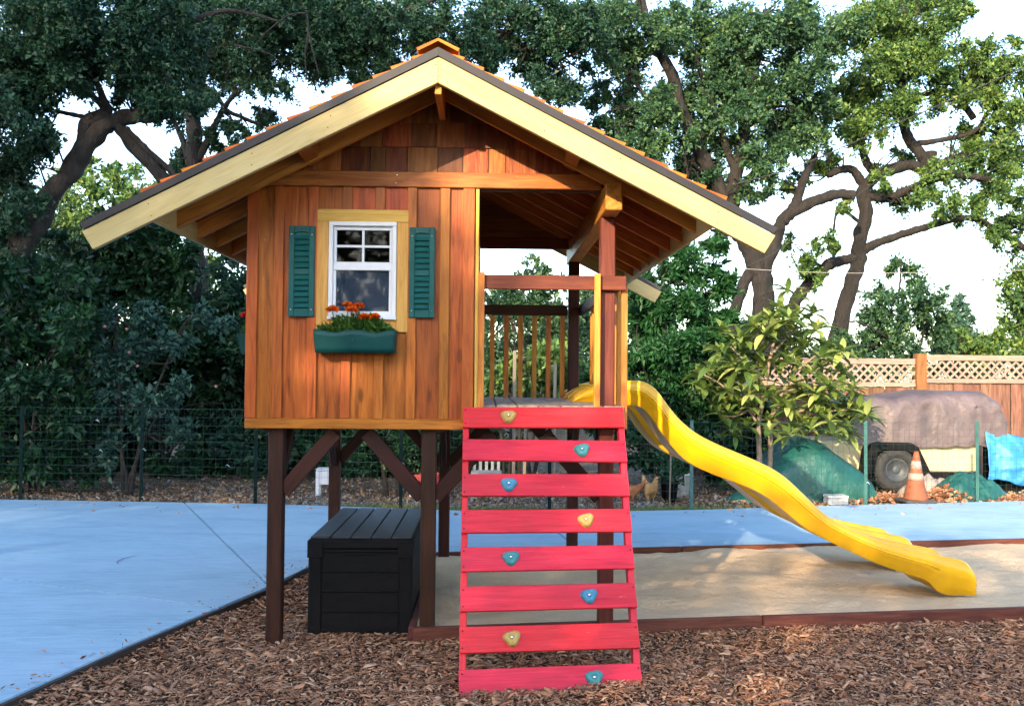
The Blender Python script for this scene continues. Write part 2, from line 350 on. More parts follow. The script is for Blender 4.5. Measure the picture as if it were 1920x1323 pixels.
far_edge = [(-9, 12.2), (-6, 12.04), (-2.6, 11.75), (-.3, 11.26), (1.2, 11.22), (2.5, 11.42), (4.9, 12.0), (7.1, 12.46), (9.5, 12.9)]
near_edge = [(6.5, 9.6), (5.5, 9.43), (-.47, 8.53), (-.95, 8.32), (-1.42, 7.92), (-1.6, 7.08), (-2.02, 5.63), (-2.27, 4.62), (-2.55, 3.6), (-9, 3.6)]
cpoly = far_edge + near_edge
conc = link('concrete_path', None, None, Matrix()); conc['kind'] = 'structure'
def linecut(a, b):
    dx, dy = b[0] - a[0], b[1] - a[1]; n = (dy, -dx); l = math.hypot(*n); n = (n[0] / l, n[1] / l); return n[0], n[1], n[0] * a[0] + n[1] * a[1]
j1a, j1b = atz(342, 938, 0), atz(496, 1089, 0); j2a, j2b = atz(-60, 1075, 0), atz(397, 1137, 0)
n1 = linecut(j1a, j1b); n2 = linecut(j2a, j2b); g = .006
def keep(poly, cuts):
    for nx, ny, c, s in cuts:
        poly = clip(poly, nx * s, ny * s, c * s - g)
    return poly
X3 = (1, .12, 1.9); X4 = (1, .12, 5.0)
for cuts in ([(*n1, -1), (*n2, 1)], [(*n1, -1), (*n2, -1)], [(*n1, 1), (*X3, 1)], [(*X3, -1), (*X4, 1)], [(*X4, -1)]):
    p = keep(cpoly, cuts)
    if len(p) > 2: sheet('concrete_slab', p, -.14, 0.0, M_conc, conc, b=.006)
sheet('joint_bed', [(x * .995, y) for x, y in cpoly], -.15, -.03, M_soil, conc)
# the scuff mark a tyre or chair left on the slab
c0 = atz(248, 1049, .002)
vs, fs = [], []
for i in range(15):
    a = R(95 + 150 * i / 14); w = .016 * math.sin(math.pi * i / 14) + .002
    for s in (-1, 1): vs.append((c0.x + (.13 + s * w) * math.cos(a) * .75, c0.y + (.2 + s * w) * math.sin(a), .003))
for i in range(14): fs.append([2 * i, 2 * i + 1, 2 * i + 3, 2 * i + 2])
mk('scuff_mark', vs, fs, M_scuff, conc)
# dark bender-board edging along the slab
ne = [(x, y) for x, y in near_edge[2:9]]
path = catmull([(x + .018, y - .02, -.03) for x, y in ne], 8)
edge = link('path_edging', None, None, Matrix.Translation(path[0])); tag(edge, 'thin dark timber edging strip between shade-tinted concrete and wood chips', 'edging')
vs, fs = [], []
for i, p in enumerate(path):
    t = (path[min(i + 1, len(path) - 1)] - path[max(i - 1, 0)]); n = Vector((-t.y, t.x, 0)).normalized() * .012
    for q, z in ((p - n, -.16), (p + n, -.16), (p + n, -.003), (p - n, -.003)): vs.append(Vector((q.x, q.y, z)) - path[0])
for i in range(len(path) - 1):
    for j in range(4): fs.append([4 * i + j, 4 * i + (j + 1) % 4, 4 * i + 4 + (j + 1) % 4, 4 * i + 4 + j])
mk('strip', vs, fs, M_edge, edge, Matrix.Translation(path[0]))

# sandbox
k0, k1, k2, k3 = Vector((-.44, 5.93, 0)), Vector((6.3, 6.86, 0)), Vector((6.3, 9.5, 0)), Vector((-.44, 8.47, 0))
sbx = thing('sandbox_border', 'low red brown timber frame round the sand pit', 'border', (k0.x, k0.y, -.1))
for a, b_, m in ((k0, k1, 3), (k3, k2, 3), (k0, k3, 1)):
    for i in range(m):
        d = (b_ - a); e = d.normalized() * .004
        board('timber', sbx, a + d * i / m + e + Vector((0, 0, -.05)), a + d * (i + 1) / m - e + Vector((0, 0, -.05)), .13, .045, M_kerb, (0, 0, 1), .005)
def sandz(x, y):
    z = -.022 + .03 * pnoise(Vector((x * .8, y * 1.1, 1))) + .028 * pnoise(Vector((x * 2.3, y * 3, 5))) + .013 * pnoise(Vector((x * 6, y * 8, 9))) + .005 * pnoise(Vector((x * 15, y * 18, 3)))
    for cx, cy, r, h in ((2.6, 6.75, .5, .03), (1.7, 7.6, .6, .035), (3.9, 7.3, .5, -.04), (3.8, 8.4, .5, -.03), (.6, 8.2, .5, .05), (-.1, 8.0, .4, .05), (1.2, 6.6, .16, -.03), (1.5, 6.95, .14, -.03), (1.35, 7.3, .15, -.03), (2.0, 6.5, .15, -.03), (2.4, 7.0, .13, -.025), (.9, 7.2, .18, -.03), (4.2, 6.95, .18, -.035), (4.6, 7.4, .16, -.03), (3.2, 6.6, .14, -.025)):
        z += h * math.exp(-((x - cx) ** 2 + (y - cy) ** 2 * 2) / r ** 2)
    return min(z, -.003 + .004 * pnoise(Vector((x * 9, y * 9, 2))) if min(abs(y - 5.93 - (x + .44) * .138), abs(y - 8.47 - (x + .44) * .1528)) < .12 else 1)
def sandp(u, v):
    x = -.425 + 6.7 * u; ya = 5.945 + (x + .44) * .138; yb = 8.455 + (x + .44) * .1528; y = ya + (yb - ya) * v
    return Vector((x, y, sandz(x, y)))
snd = grid_mesh('sand', 220, 100, sandp, M_sand); snd['kind'] = 'structure'

# wood chips
def chipz(x, y):
    z = -.085 + .022 * pnoise(Vector((x * 1.3, y * 1.3, 4))) + .012 * pnoise(Vector((x * 4, y * 4, 7)))
    z += .03 * math.exp(-((x - .75) ** 2 / .2 + (y - 5.0) ** 2 / .06)) - .012 * math.exp(-((x + 1.3) ** 2 + (y - 5.9) ** 2) / .08)
    if x > -.46: z += .028 * math.exp(-((y - 5.93 - (x + .44) * .138) / .3) ** 2)
    for (xa, ya), (xb, yb) in zip(ne[:-1], ne[1:]):
        if min(ya, yb) <= y <= max(ya, yb) and ya != yb:
            d = x - (xa + (xb - xa) * (y - ya) / (yb - ya)); z += .045 * math.exp(-(d / .2) ** 2); break
    return z
bed = grid_mesh('wood_chip_bed', 110, 70, lambda u, v: (lambda x, y: Vector((x, y, chipz(x, y) - .012 - (.1 if x > -.46 and y > 6.0 + (x + .44) * .138 else 0))))(-2.75 + 9.3 * u, 3.3 + 5.3 * v), M_soil); bed['kind'] = 'structure'
def in_chips(x, y):
    if x > -.46 and y > 5.9 + (x + .44) * .138: return False
    for (xa, ya), (xb, yb) in zip(ne[:-1], ne[1:]):
        if min(ya, yb) <= y <= max(ya, yb) and ya != yb:
            if x < xa + (xb - xa) * (y - ya) / (yb - ya) + .035: return False
    return y < 8.35
pts = []
while len(pts) < 74000:
    x, y = rnd.uniform(-2.6, 5.2), rnd.uniform(4.35, 8.3)
    if abs(x) > .56 * y + .3: continue
    if y > 6.7 and rnd.random() < .4: continue
    if in_chips(x, y): pts.append((x, y, chipz(x, y)))
P = np.array(pts); n = len(P)
yaw = rng.uniform(0, 2 * np.pi, n); pit = rng.normal(0, .22, n); L = np.where(rng.random(n) < .02, rng.uniform(.05, .085, n), rng.lognormal(-3.88, .48, n).clip(.008, .085)); wd = L * rng.uniform(.16, .42, n); th = wd * rng.uniform(.2, .45, n)
A = np.stack([np.cos(yaw) * np.cos(pit), np.sin(yaw) * np.cos(pit), np.sin(pit)], 1); up = np.stack([rng.normal(0, .3, n), rng.normal(0, .3, n), np.ones(n)], 1)
S = unit(np.cross(A, up)); U = np.cross(S, A); C0 = P + np.array([0, 0, 1]) * rng.uniform(-.004, .014, n)[:, None]
tap = rng.uniform(.2, .9, (n, 2))
def cv(a, s, u, k): return C0 + A * (L * a / 2)[:, None] + S * (wd * s / 2 * (1 if k is None else tap[:, k]))[:, None] + U * (th * u)[:, None]
V = np.stack([cv(-1, -1, 0, 0), cv(-1, 1, 0, 0), cv(1, 1, 0, 1), cv(1, -1, 0, 1), cv(0, -1, 1, None), cv(0, 1, 1, None)], 1).reshape(-1, 3)
b = np.arange(n)[:, None] * 6
T = np.concatenate([b + np.array([t]) for t in ((0, 1, 5), (0, 5, 4), (4, 5, 2), (4, 2, 3), (0, 4, 3), (1, 2, 5))], 1).reshape(-1, 3)
ch = raw_tris('wood_chips', V, T, M_chip); tag(ch, 'loose brown bark chips covering the ground in front', 'wood chips', kind='stuff')

# ------------------------------------------------------------------ playhouse
WF, WB = 5.92, 8.30                        # front and rear wall planes
XL, XR, XD = -1.465, -.072, .858           # house left, house right, deck right
ph = thing('playhouse', 'raised cedar playhouse with covered deck and orange shingle roof', 'playhouse', (-.3, 7.1, -.08))
RX, RZ, RM = -.285, 3.385, .515            # ridge x, z and slope
def rl(x): return RZ - RM * abs(x - RX)
sd = {-1: Vector((-1, 0, -RM)).normalized(), 1: Vector((1, 0, -RM)).normalized()}
# posts
for x in (-1.29, -.35, .753):
    for y in (6.0, 8.30):
        top = 2.552 if x > 0 else 1.30
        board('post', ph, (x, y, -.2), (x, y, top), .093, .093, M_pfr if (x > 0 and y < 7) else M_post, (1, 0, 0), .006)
# beams over the deck posts and along the sides
slab('roof_beam', ph, (.706, .806), (5.70, 8.5), (2.554, 2.716), M_beam, 'Y', .006)
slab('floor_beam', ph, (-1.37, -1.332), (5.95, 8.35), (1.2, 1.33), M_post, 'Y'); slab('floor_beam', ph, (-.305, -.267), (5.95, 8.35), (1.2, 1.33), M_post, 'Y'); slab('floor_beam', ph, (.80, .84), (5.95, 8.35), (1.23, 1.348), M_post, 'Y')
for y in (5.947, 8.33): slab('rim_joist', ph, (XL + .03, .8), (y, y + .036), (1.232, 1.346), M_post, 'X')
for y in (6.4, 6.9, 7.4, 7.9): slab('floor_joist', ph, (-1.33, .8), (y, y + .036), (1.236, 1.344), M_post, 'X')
# knee braces
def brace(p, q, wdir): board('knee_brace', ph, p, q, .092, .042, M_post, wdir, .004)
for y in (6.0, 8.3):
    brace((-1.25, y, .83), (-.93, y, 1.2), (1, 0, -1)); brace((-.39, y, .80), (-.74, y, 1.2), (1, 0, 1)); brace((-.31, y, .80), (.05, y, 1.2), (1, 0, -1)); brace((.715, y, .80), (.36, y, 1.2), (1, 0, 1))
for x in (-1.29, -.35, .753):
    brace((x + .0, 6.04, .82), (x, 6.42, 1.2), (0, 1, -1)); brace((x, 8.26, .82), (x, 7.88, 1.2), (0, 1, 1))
# floor of the room and deck boards
slab('room_floor', ph, (XL + .02, XR - .02), (WF + .03, WB - .02), (1.348, 1.37), M_dark, 'X')
dk = slab('deck', ph, (XR + .012, XD - .02), (WF + .03, WB + .06), (1.338, 1.348), M_post, 'Y')
for i in range(7):
    x0 = XR + .006 + i * .1325
    slab('deck_board', dk, (x0, x0 + .125), (WF + .0 + .006 * (i % 2), WB + .08), (1.349, 1.375 + .001 * (i % 3)), M_deck, 'Y', .004)

# front wall: backing round the window, boards and battens, trim
WX0, WX1, WZ0, WZ1 = -.955, -.572, 1.915, 2.482
bm = bmesh.new()
def bbox(bm, x, y, z):
    vv = [bm.verts.new((a, b, c)) for a in x for b in y for c in z]
    for f in ((0, 1, 3, 2), (4, 6, 7, 5), (0, 4, 5, 1), (2, 3, 7, 6), (0, 2, 6, 4), (1, 5, 7, 3)): bm.faces.new([vv[i] for i in f])
yb = (WF + .017, WF + .034)
bbox(bm, (XL + .01, WX0), yb, (1.24, 2.72)); bbox(bm, (WX1, XR - .004), yb, (1.24, 2.72)); bbox(bm, (WX0, WX1), yb, (1.24, WZ0)); bbox(bm, (WX0, WX1), yb, (WZ1, 2.72))
fw = from_bm('front_wall', bm, M_dark, ph, Matrix.Translation((0, 0, 0)))
bat = [-1.4375, -1.278, -1.068, -.862, -.661, -.464, -.262, -.115]     # centres of corner board, battens, end board
edges = [-1.46] + [b_ for b_ in bat[1:-1]] + [-.074]
for a, b_ in zip(edges[:-1], edges[1:]):
    zs = [(1.245, 2.712)]
    if a < WX1 - .01 and b_ > WX0 + .01: zs = [(1.245, WZ0 - .02), (WZ1 + .02, 2.712)]
    for z in zs:
        slab('board', fw, (a + .002, b_ - .002), (WF + rnd.uniform(-.001, .001), WF + .0165), z, M_wall, 'Z', .002)
for i, x in enumerate(bat):
    w = .034 if i == 0 else .0295 + rnd.uniform(-.002, .002)
    if i == len(bat) - 1: w = .036
    zs = [(1.287, 2.71)]
    if WX0 - .07 < x < WX1 + .07: zs = [(1.287, 1.816), (2.566, 2.71)]
    for z in zs: slab('corner_board' if i == 0 else 'batten', fw, (x - w, x + w), (WF - .0225, WF - .002), (z[0], 2.735) if i == 0 else z, M_bat, 'Z', .003)
slab('bottom_trim', fw, (XL - .004, -.102), (WF - .026, WF - .002), (1.224, 1.286), M_bat, 'X', .004)
slab('door_jamb', ph, (XR + .0, XR + .02), (WF - .016, WF + .09), (1.30, 2.708), M_pine, 'Z', .002)
slab('header', ph, (-1.402, .703), (WF - .03, WF + .01), (2.712, 2.806), M_head, 'X', .004)
slab('header', ph, (-1.45, .705), (WB - .02, WB + .02), (2.664, 2.76), M_rail, 'X', .004)
# nail heads on header and battens
def nailheads(parent, pts, y, name='nail_heads', r=.004, mat=M_steel):
    vs, fs = [], []
    for x, z in pts:
        o = len(vs)
        for j in range(6): a = math.pi * j / 3; vs.append((x + r * math.cos(a), y, z + r * math.sin(a)))
        for j in range(6): a = math.pi * j / 3; vs.append((x + r * .5 * math.cos(a), y - .0015, z + r * .5 * math.sin(a)))
        fs.append([o + 6 + j for j in range(6)]); fs += [[o + j, o + (j + 1) % 6, o + 6 + (j + 1) % 6, o + 6 + j] for j in range(6)]
    o = mk(name, vs, fs, mat, parent); o['kind'] = 'stuff'
nailheads(ph, [(x + rnd.uniform(-.01, .01), z) for x in (-1.03, -.56, -.17, .18, .5) for z in (2.735, 2.785)], WF - .031)
nailheads(ph, [(-1.37, z) for z in (1.62, 1.9, 2.14, 2.38)] + [(x, 2.68) for x in (-.6, -.77)], WF - .0025, r=.003)
# side, rear and deck-side walls
def side_wall(name, x, ya, yb2, outward):
    w_ = slab(name, ph, (x, x + .016), (ya, yb2), (1.24, 2.66), M_dark, 'Y', 0)
    y = ya
    while y < yb2 - .05:
        y2 = min(y + .2, yb2)
        xx = (x + .0165, x + .03) if outward > 0 else (x - .0145, x - .0005)
        slab('board', w_, xx, (y + .002, y2 - .002), (1.25, 2.655), M_wall, 'Z', .002)
        if y > ya: slab('batten', w_, (xx[1], xx[1] + .018) if outward > 0 else (xx[0] - .018, xx[0]), (y - .03, y + .03), (1.29, 2.65), M_wall, 'Z', .003)
        y = y2
side_wall('side_wall', XL + .02, WF + .036, WB - .022, -1)
side_wall('deck_wall', XR - .034, WF + .092, WB - .022, 1)
rw = slab('rear_wall', ph, (XL + .02, XR - .005), (WB - .02, WB - .004), (1.24, 2.66), M_dark, 'X', 0)
for i in range(7): slab('board', rw, (XL + .02 + i * .196, XL + .212 + i * .196), (WB - .003, WB + .014), (1.25, 2.655), M_wall, 'Z', .002)

# gable with wooden shingles
def gable_poly(z0, z1, x0, x1, off=.052):
    p = [(x0, z0), (x1, z0), (x1, z1), (x0, z1)]
    p = clip(p, -RM, 1, RZ - off - RM * RX); p = clip(p, RM, 1, RZ - off + RM * RX); return p
gb = prism('gable', ph, gable_poly(2.70, 3.5, -1.42, .86), WF + .018, WF + .034, M_dark)
prism('rear_gable', ph, gable_poly(2.74, 3.5, -1.36, .76), WB - .01, WB + .01, M_sheath)
z = 2.808; row = 0
while z < 3.25:
    x = -1.5 + rnd.uniform(0, .1)
    while x < .86:
        w_ = rnd.choice((.1, .13, .15, .165, .18)) * rnd.uniform(.92, 1.08); zb = z + rnd.uniform(-.003, .004)
        p = gable_poly(zb, z + .19, max(x, -1.42), min(x + w_ - .004, .86))
        if len(p) > 2 and max(q[1] for q in p) - zb > .03:
            lo = WF - .014 + row * .0005 + rnd.uniform(-.002, .002)
            M = Matrix.Translation((p[0][0], 0, p[0][1]))
            Fm = frame(Vector((p[0][0], lo, p[0][1])), (0, 0, 1), (1, 0, 0)); Fi = Fm.inverted(); nn = len(p)
            vs = [Fi @ Vector((q[0], lo + (q[1] - zb) * .075, q[1])) for q in p] + [Fi @ Vector((q[0], WF + .0165, q[1])) for q in p]
            mk('shingle', vs, [list(range(nn)), list(range(nn, 2 * nn))] + [[i, (i + 1) % nn, nn + (i + 1) % nn, nn + i] for i in range(nn)], M_shin, gb, Fm)
        x += w_
    z += .155; row += 1

# roof
YF, YB = 5.33, 8.88
XE = {-1: -1.90, 1: 1.315}; XT = {-1: -2.235, 1: 1.618}; XFa = {-1: -1.862, 1: 1.268}
rf = slab('roof', ph, (RX - .019, RX + .019), (YF + .042, YB - .042), (RZ - .25, RZ - .06), M_raft, 'Y')     # the ridge board
for s in (-1, 1):
    def sp(x0, x1, a, b_): return [(x0, rl(x0) + a), (x1, rl(x1) + a), (x1, rl(x1) + b_), (x0, rl(x0) + b_)]
    # sheathing planks running along the roof
    nP = 9
    for i in range(nP):
        xa = RX + s * .003 + (XE[s] - RX) * i / nP; xb = RX + (XE[s] - RX) * (i + 1) / nP - s * .003
        prism('sheathing_plank', rf, sp(xa, xb, -.046, -.026), YF + .04, YB - .04, M_sheath, (0, 1, .0))
    for i in range(7):
        y = 5.80 + i * .417
        prism('rafter', rf, sp(RX + s * .021, XFa[s], -.15, -.047), y - .019, y + .019, M_raft, sd[s])
    ends = [(RX + s * .0006, rl(RX) - .197), (XT[s] - s * .062, rl(XT[s] - s * .062) - .182), (XT[s], rl(XT[s]) - .05), (RX + s * .0006, rl(RX) - .05)]
    for y0, y1, mm in ((YF, YF + .038, M_cream), (YB - .038, YB, M_cream)):
        prism('barge_board', rf, ends, y0, y1, mm, sd[s], .003)
    for y0, y1 in ((YF - .012, YF + .012), (YB - .012, YB + .012)):
        xt = XT[s] + s * .008
        prism('drip_edge', rf, [(RX + s * .0006, rl(RX) - .0485), (xt - s * .022, rl(xt - s * .022) - .046), (xt, rl(xt) - .003), (RX + s * .0006, rl(RX))], y0, y1, M_drip, sd[s])
    slab('fascia', rf, tuple(sorted((XFa[s], XFa[s] + s * .022))), (YF + .04, YB - .04), (rl(XFa[s]) - .175, rl(XFa[s]) - .05), M_cream, 'Y')
    # shingles: the front columns each on their own, the rest of the slope joined
    nrow = 14; ln = abs(XE[s] - RX) * math.sqrt(1 + RM * RM); nrm = Vector((s * RM, 0, 1)).normalized()
    bmr = bmesh.new()
    for r in range(nrow):
        d0 = ln * (1 - r / nrow) + .02; d1 = max(d0 - ln / nrow * 2.1, .0); y = YF - .003
        k = 0
        while y < YB - .02:
            w_ = rnd.uniform(.12, .22); y2 = min(y + w_, YB + .003); lift = rnd.uniform(0, .003)
            a = Vector((RX, 0, RZ)) + sd[s] * (d0 + rnd.uniform(-.008, .008)) + nrm * (-.004 + lift); b_ = Vector((RX, 0, RZ)) + sd[s] * d1 + nrm * (-.024)
            th0, th1 = nrm * .024, nrm * .006
            vs = [a + Vector((0, y + .003, 0)), a + Vector((0, y2 - .003, 0)), b_ + Vector((0, y2 - .003, 0)), b_ + Vector((0, y + .003, 0))]
            vs += [v + (th0 if i < 2 else th1) for i, v in enumerate(vs)]
            fs = [(0, 1, 2, 3), (4, 5, 6, 7), (0, 1, 5, 4), (1, 2, 6, 5), (2, 3, 7, 6), (3, 0, 4, 7)]
            if k < 4:
                Fm = frame(vs[0], sd[s], (0, 1, 0)); Fi = Fm.inverted(); mk('shingle', [Fi @ v for v in vs], fs, M_roof, rf, Fm)
            else:
                vv = [bmr.verts.new(v) for v in vs]
                for f in fs: bmr.faces.new([vv[i] for i in f])
            y = y2; k += 1
    o = from_bm('roof_shingles', bmr, M_roof, rf, Matrix.Translation((0, 0, 0))); o['kind'] = 'stuff'
    # ridge cap shingles, overlapping towards the front
    y = YF - .03; i = 0
    while y < YB - .1:
        a = Vector((RX, y, RZ + .022 + .006)); sl = sd[s] * .125
        vs = [a, a + sl, a + sl + Vector((0, .3, -.012)), a + Vector((0, .3, -.012))]; vs += [v + nrm * .018 for v in vs]
        vs[4].x = vs[0].x; vs[7].x = vs[3].x
        Fm = frame(vs[0], sd[s], (0, 1, 0)); Fi = Fm.inverted()
        mk('ridge_shingle', [Fi @ v for v in vs], [(0, 1, 2, 3), (4, 5, 6, 7), (0, 1, 5, 4), (1, 2, 6, 5), (2, 3, 7, 6), (3, 0, 4, 7)], M_roof, rf, Fm)
        y += .235; i += 1
# lookout blocks between gable and barge boards
for x in (-1.06, .5):
    s = 1 if x > RX else -1
    prism('lookout', rf, [(x - .035, rl(x - .035) - .14), (x + .035, rl(x + .035) - .14), (x + .035, rl(x + .035) - .05), (x - .035, rl(x - .035) - .05)], YF + .04, WF - .02, M_head, sd[s])

for s in (-1, 1):
    pts_ = []
    for x in (RX + s * .02, RX + s * .6, RX + s * 1.02, RX + s * 1.58):
        for d_ in (.085, .15): pts_.append((x + rnd.uniform(-.01, .01), rl(x) - d_))
    nailheads(rf, pts_, YF - .0006, 'nail_heads', .0038, M_drip)
# railings
slab('top_rail', ph, (XR + .022, .862), (5.905, 5.943), (2.092, 2.180), M_rail, 'X', .004)
for x in (-.033, .68): slab('baluster', ph, (x - .019, x + .019), (5.868, 5.9035), (1.292, 2.19), M_gold, 'Z', .003)
slab('top_rail', ph, (XR + .02, .70), (WB - .02, WB + .018), (2.088, 2.178), M_post, 'X', .004)
for i in range(6): x = .05 + .122 * i; slab('baluster', ph, (x - .02, x + .02), (WB + .02, WB + .055), (1.29, 2.12), M_gold, 'Z', .003)
slab('side_rail', ph, (.801, .838), (5.945, 8.35), (2.094, 2.178), M_post, 'Y', .004)
for y in (5.97, 6.18, 6.46, 6.74, 7.5, 7.63, 7.76): slab('baluster', ph, (.841, .878), (y - .02, y + .02), (1.232, 2.13), M_gold, 'Z', .003)
slab('side_rim', ph, (.8415, .86), (6.02, 8.35), (1.236, 1.3), M_post, 'Y', .002)

# window: pine trim, white frame, sashes, glazing bars, panes; shutters
wt = slab('window_trim', ph, (-1.045, -.485), (WF - .024, WF - .0005), (2.494, 2.57), M_pine, 'X', .003)
slab('trim_board', wt, (-1.045, -.972), (WF - .024, WF - .0005), (1.818, 2.4935), M_pine, 'Z', .003)
slab('trim_board', wt, (-.556, -.485), (WF - .024, WF - .0005), (1.818, 2.4935), M_pine, 'Z', .003)
slab('trim_board', wt, (-.9715, -.5565), (WF - .024, WF - .0005), (1.818, 1.896), M_pine, 'X', .003)
wi = slab('window', ph, (-.971, -.557), (WF - .034, WF + .02), (2.468, 2.4935), M_white, 'X', .002)
slab('frame', wi, (-.971, -.945), (WF - .034, WF + .02), (1.897, 2.4675), M_white, 'Z', .002)
slab('frame', wi, (-.583, -.557), (WF - .034, WF + .02), (1.897, 2.4675), M_white, 'Z', .002)
slab('frame', wi, (-.9445, -.5835), (WF - .034, WF + .02), (1.897, 1.926), M_white, 'X', .002)
slab('sill', wi, (-.975, -.553), (WF - .046, WF - .0345), (1.893, 1.912), M_white, 'X', .002)
slab('meeting_rail', wi, (-.9445, -.5835), (WF - .022, WF + .012), (2.196, 2.232), M_white, 'X', .002)
for z in ((2.444, 2.4675), (2.232, 2.248)): slab('sash_rail', wi, (-.9445, -.5835), (WF - .01, WF + .014), z, M_white, 'X', .002)
for x in ((-.9445, -.926), (-.602, -.5835)):
    slab('sash_stile', wi, x, (WF - .0098, WF + .0138), (2.2485, 2.4435), M_white, 'Z', .002); slab('sash_stile', wi, x, (WF - .021, WF + .004), (1.9265, 2.1955), M_white, 'Z', .002)
slab('sash_rail', wi, (-.9255, -.6025), (WF - .021, WF + .004), (1.9265, 1.945), M_white, 'X', .002)
slab('glazing_bar', wi, (-.7715, -.7565), (WF - .009, WF + .006), (2.2485, 2.4435), M_white, 'Z', .002)
for x in ((-.9255, -.772), (-.756, -.6025)):
    slab('glazing_bar', wi, x, (WF - .009, WF + .006), (2.337, 2.352), M_white, 'X', .002)
    for z in ((2.2485, 2.3365), (2.3525, 2.4435)): slab('pane', wi, (x[0] - .003, x[1] + .003), (WF - .002, WF + .001), z, M_glass, 'X', 0)
slab('pane', wi, (-.9275, -.6005), (WF - .010, WF - .007), (1.944, 2.197), M_glass, 'X', 0)
# a pale blind half way behind the lower pane, and a dim room behind
M_blind = plain('grey_insect_screen', (.13, .14, .17), (.17, .18, .21), 12, .7)
slab('insect_screen', wi, (-.944, -.584), (WF + .005, WF + .007), (1.927, 2.195), M_blind, 'X', 0)
for xs in ((-1.213, -1.055), (-.478, -.322)):
    sh = slab('shutter', ph, xs, (WF - .0265, WF - .0215), (1.908, 2.462), M_teal, 'Z', .001)
    x0, x1 = xs
    for x in ((x0, x0 + .034), (x1 - .034, x1)): slab('stile', sh, x, (WF - .04, WF - .0268), (1.908, 2.462), M_teal, 'Z', .003)
    c = (x0 + x1) / 2; hw = (x1 - x0) / 2 - .0345
    arch = [(c - hw, 2.462), (c + hw, 2.462)] + [(c + hw * math.cos(a), 2.415 + .014 * math.sin(a)) for a in [math.pi * k / 8 for k in range(9)]]
    prism('arched_rail', sh, arch, WF - .039, WF - .0268, M_teal)
    for z in ((1.908, 1.955), (2.165, 2.2)): slab('rail', sh, (c - hw, c + hw), (WF - .039, WF - .0268), z, M_teal, 'X', .002)
    for z0, z1, m in ((1.957, 2.163, 6), (2.202, 2.412, 6)):
        for k in range(m):
            zz = z0 + (k + .5) * (z1 - z0) / m
            board('louvre', sh, (c - hw, WF - .033, zz), (c + hw, WF - .033, zz), .030, .006, M_teal, (0, -.62, -1), .001)
    nailheads(sh, [(x, z) for x in (x0 + .017, x1 - .017) for z in (1.95, 2.41)], WF - .0405, 'screw_heads', .0042)

# ------------------------------------------------------------------ climbing ramp
TL, TR, BL, BR = Vector((-.138, 5.868, 1.372)), Vector((.842, 5.868, 1.374)), Vector((-.126, 4.985, -.13)), Vector((.845, 5.11, -.13))
rp = thing('climbing_ramp', 'red painted plank climbing ramp with eight hand holds against the deck', 'climbing ramp', (.35, 5.05, -.1))
def rpt(u, v): return TL.lerp(TR, u).lerp(BL.lerp(BR, u), v)
nrm = (TR - TL).cross(BL - TL).normalized()
if nrm.y > 0: nrm = -nrm
for u in (.018, .982): board('rail', rp, rpt(u, .0) - nrm * .056 + Vector((0, 0, -.005)), rpt(u, .985) - nrm * .056, .036, .085, M_red, (1, 0, 0), .003)
ln = (BL - TL).length
for i in range(8):
    v = (.078 + i * .2235) / ln
    sag = rnd.uniform(-.004, .004)
    o = board('slat', rp, rpt(0, v) + nrm * -.002 - Vector((0, 0, sag)), rpt(1, v) + nrm * -.002 + Vector((0, 0, sag)), .139, .019, M_red, BL - TL, .003)
    pts = []
    for u in (.016, .984):
        for w_ in (-.045, .045): pts.append(rpt(u, v + w_ / ln))
    vs, fs = [], []
    for p in pts:
        k = len(vs); p = p + nrm * .0085
        for j in range(6): a = math.pi * j / 3; vs.append(p + Vector((math.cos(a) * .0045, 0, 0)) + (BL - TL).normalized() * (math.sin(a) * .0045))
        fs.append([k + j for j in range(6)])
    n_ = mk('screw_heads', vs, fs, M_black, rp); n_['kind'] = 'stuff'
# holds: rounded triangles with a bolt
def hold_mesh(mat):
    K, lv = 30, [(1.0, 0), (1.0, .25), (.9, .6), (.7, .85), (.42, .88), (.3, .7), (.2, .68)]
    vs, fs = [], []
    for sc_, h in lv:
        for j in range(K):
            a = 2 * math.pi * j / K; r = .043 * (1 + .13 * math.cos(3 * (a + math.pi / 2)) + .03 * math.sin(2 * a))
            vs.append((r * sc_ * math.cos(a) * 1.08, r * sc_ * math.sin(a) * .95, .034 * h))
    for i in range(len(lv) - 1):
        for j in range(K): fs.append([i * K + j, i * K + (j + 1) % K, (i + 1) * K + (j + 1) % K, (i + 1) * K + j])
    fs.append([(len(lv) - 1) * K + j for j in range(K)]); return vs, fs
holdpx = [(953, 778, 0), (1090, 839, 1), (953, 905, 2), (1098, 971, 0), (956, 1045, 1), (1104, 1117, 2), (957, 1198, 0), (1114, 1271, 1)]
ux = (TR - TL).normalized()
for i, (px, py, c) in enumerate(holdpx):
    d = ray(px, py); o0 = Vector((0, 0, EYE)); t = (rpt(.5, .5) + nrm * .008 - o0).dot(nrm) / d.dot(nrm); p = o0 + d * t
    # keep each hold on the middle line of its own slat
    v = (.078 + i * .2235) / ln; u = (p.x - TL.x) / (TR.x - TL.x); p = rpt(u, v) + nrm * .0075
    M = frame(p, ux, nrm.cross(ux)) @ Matrix.Rotation(rnd.uniform(-.2, .2), 4, 'Z')
    vs, fs = hold_mesh(M_hold[c]); h = mk('hand_hold', vs, fs, M_hold[c], rp, M, True)
    lathe('bolt', h, [(.0085, .02), (.0085, .028), (.006, .032), (.001, .032)], M_steel, M, 8)

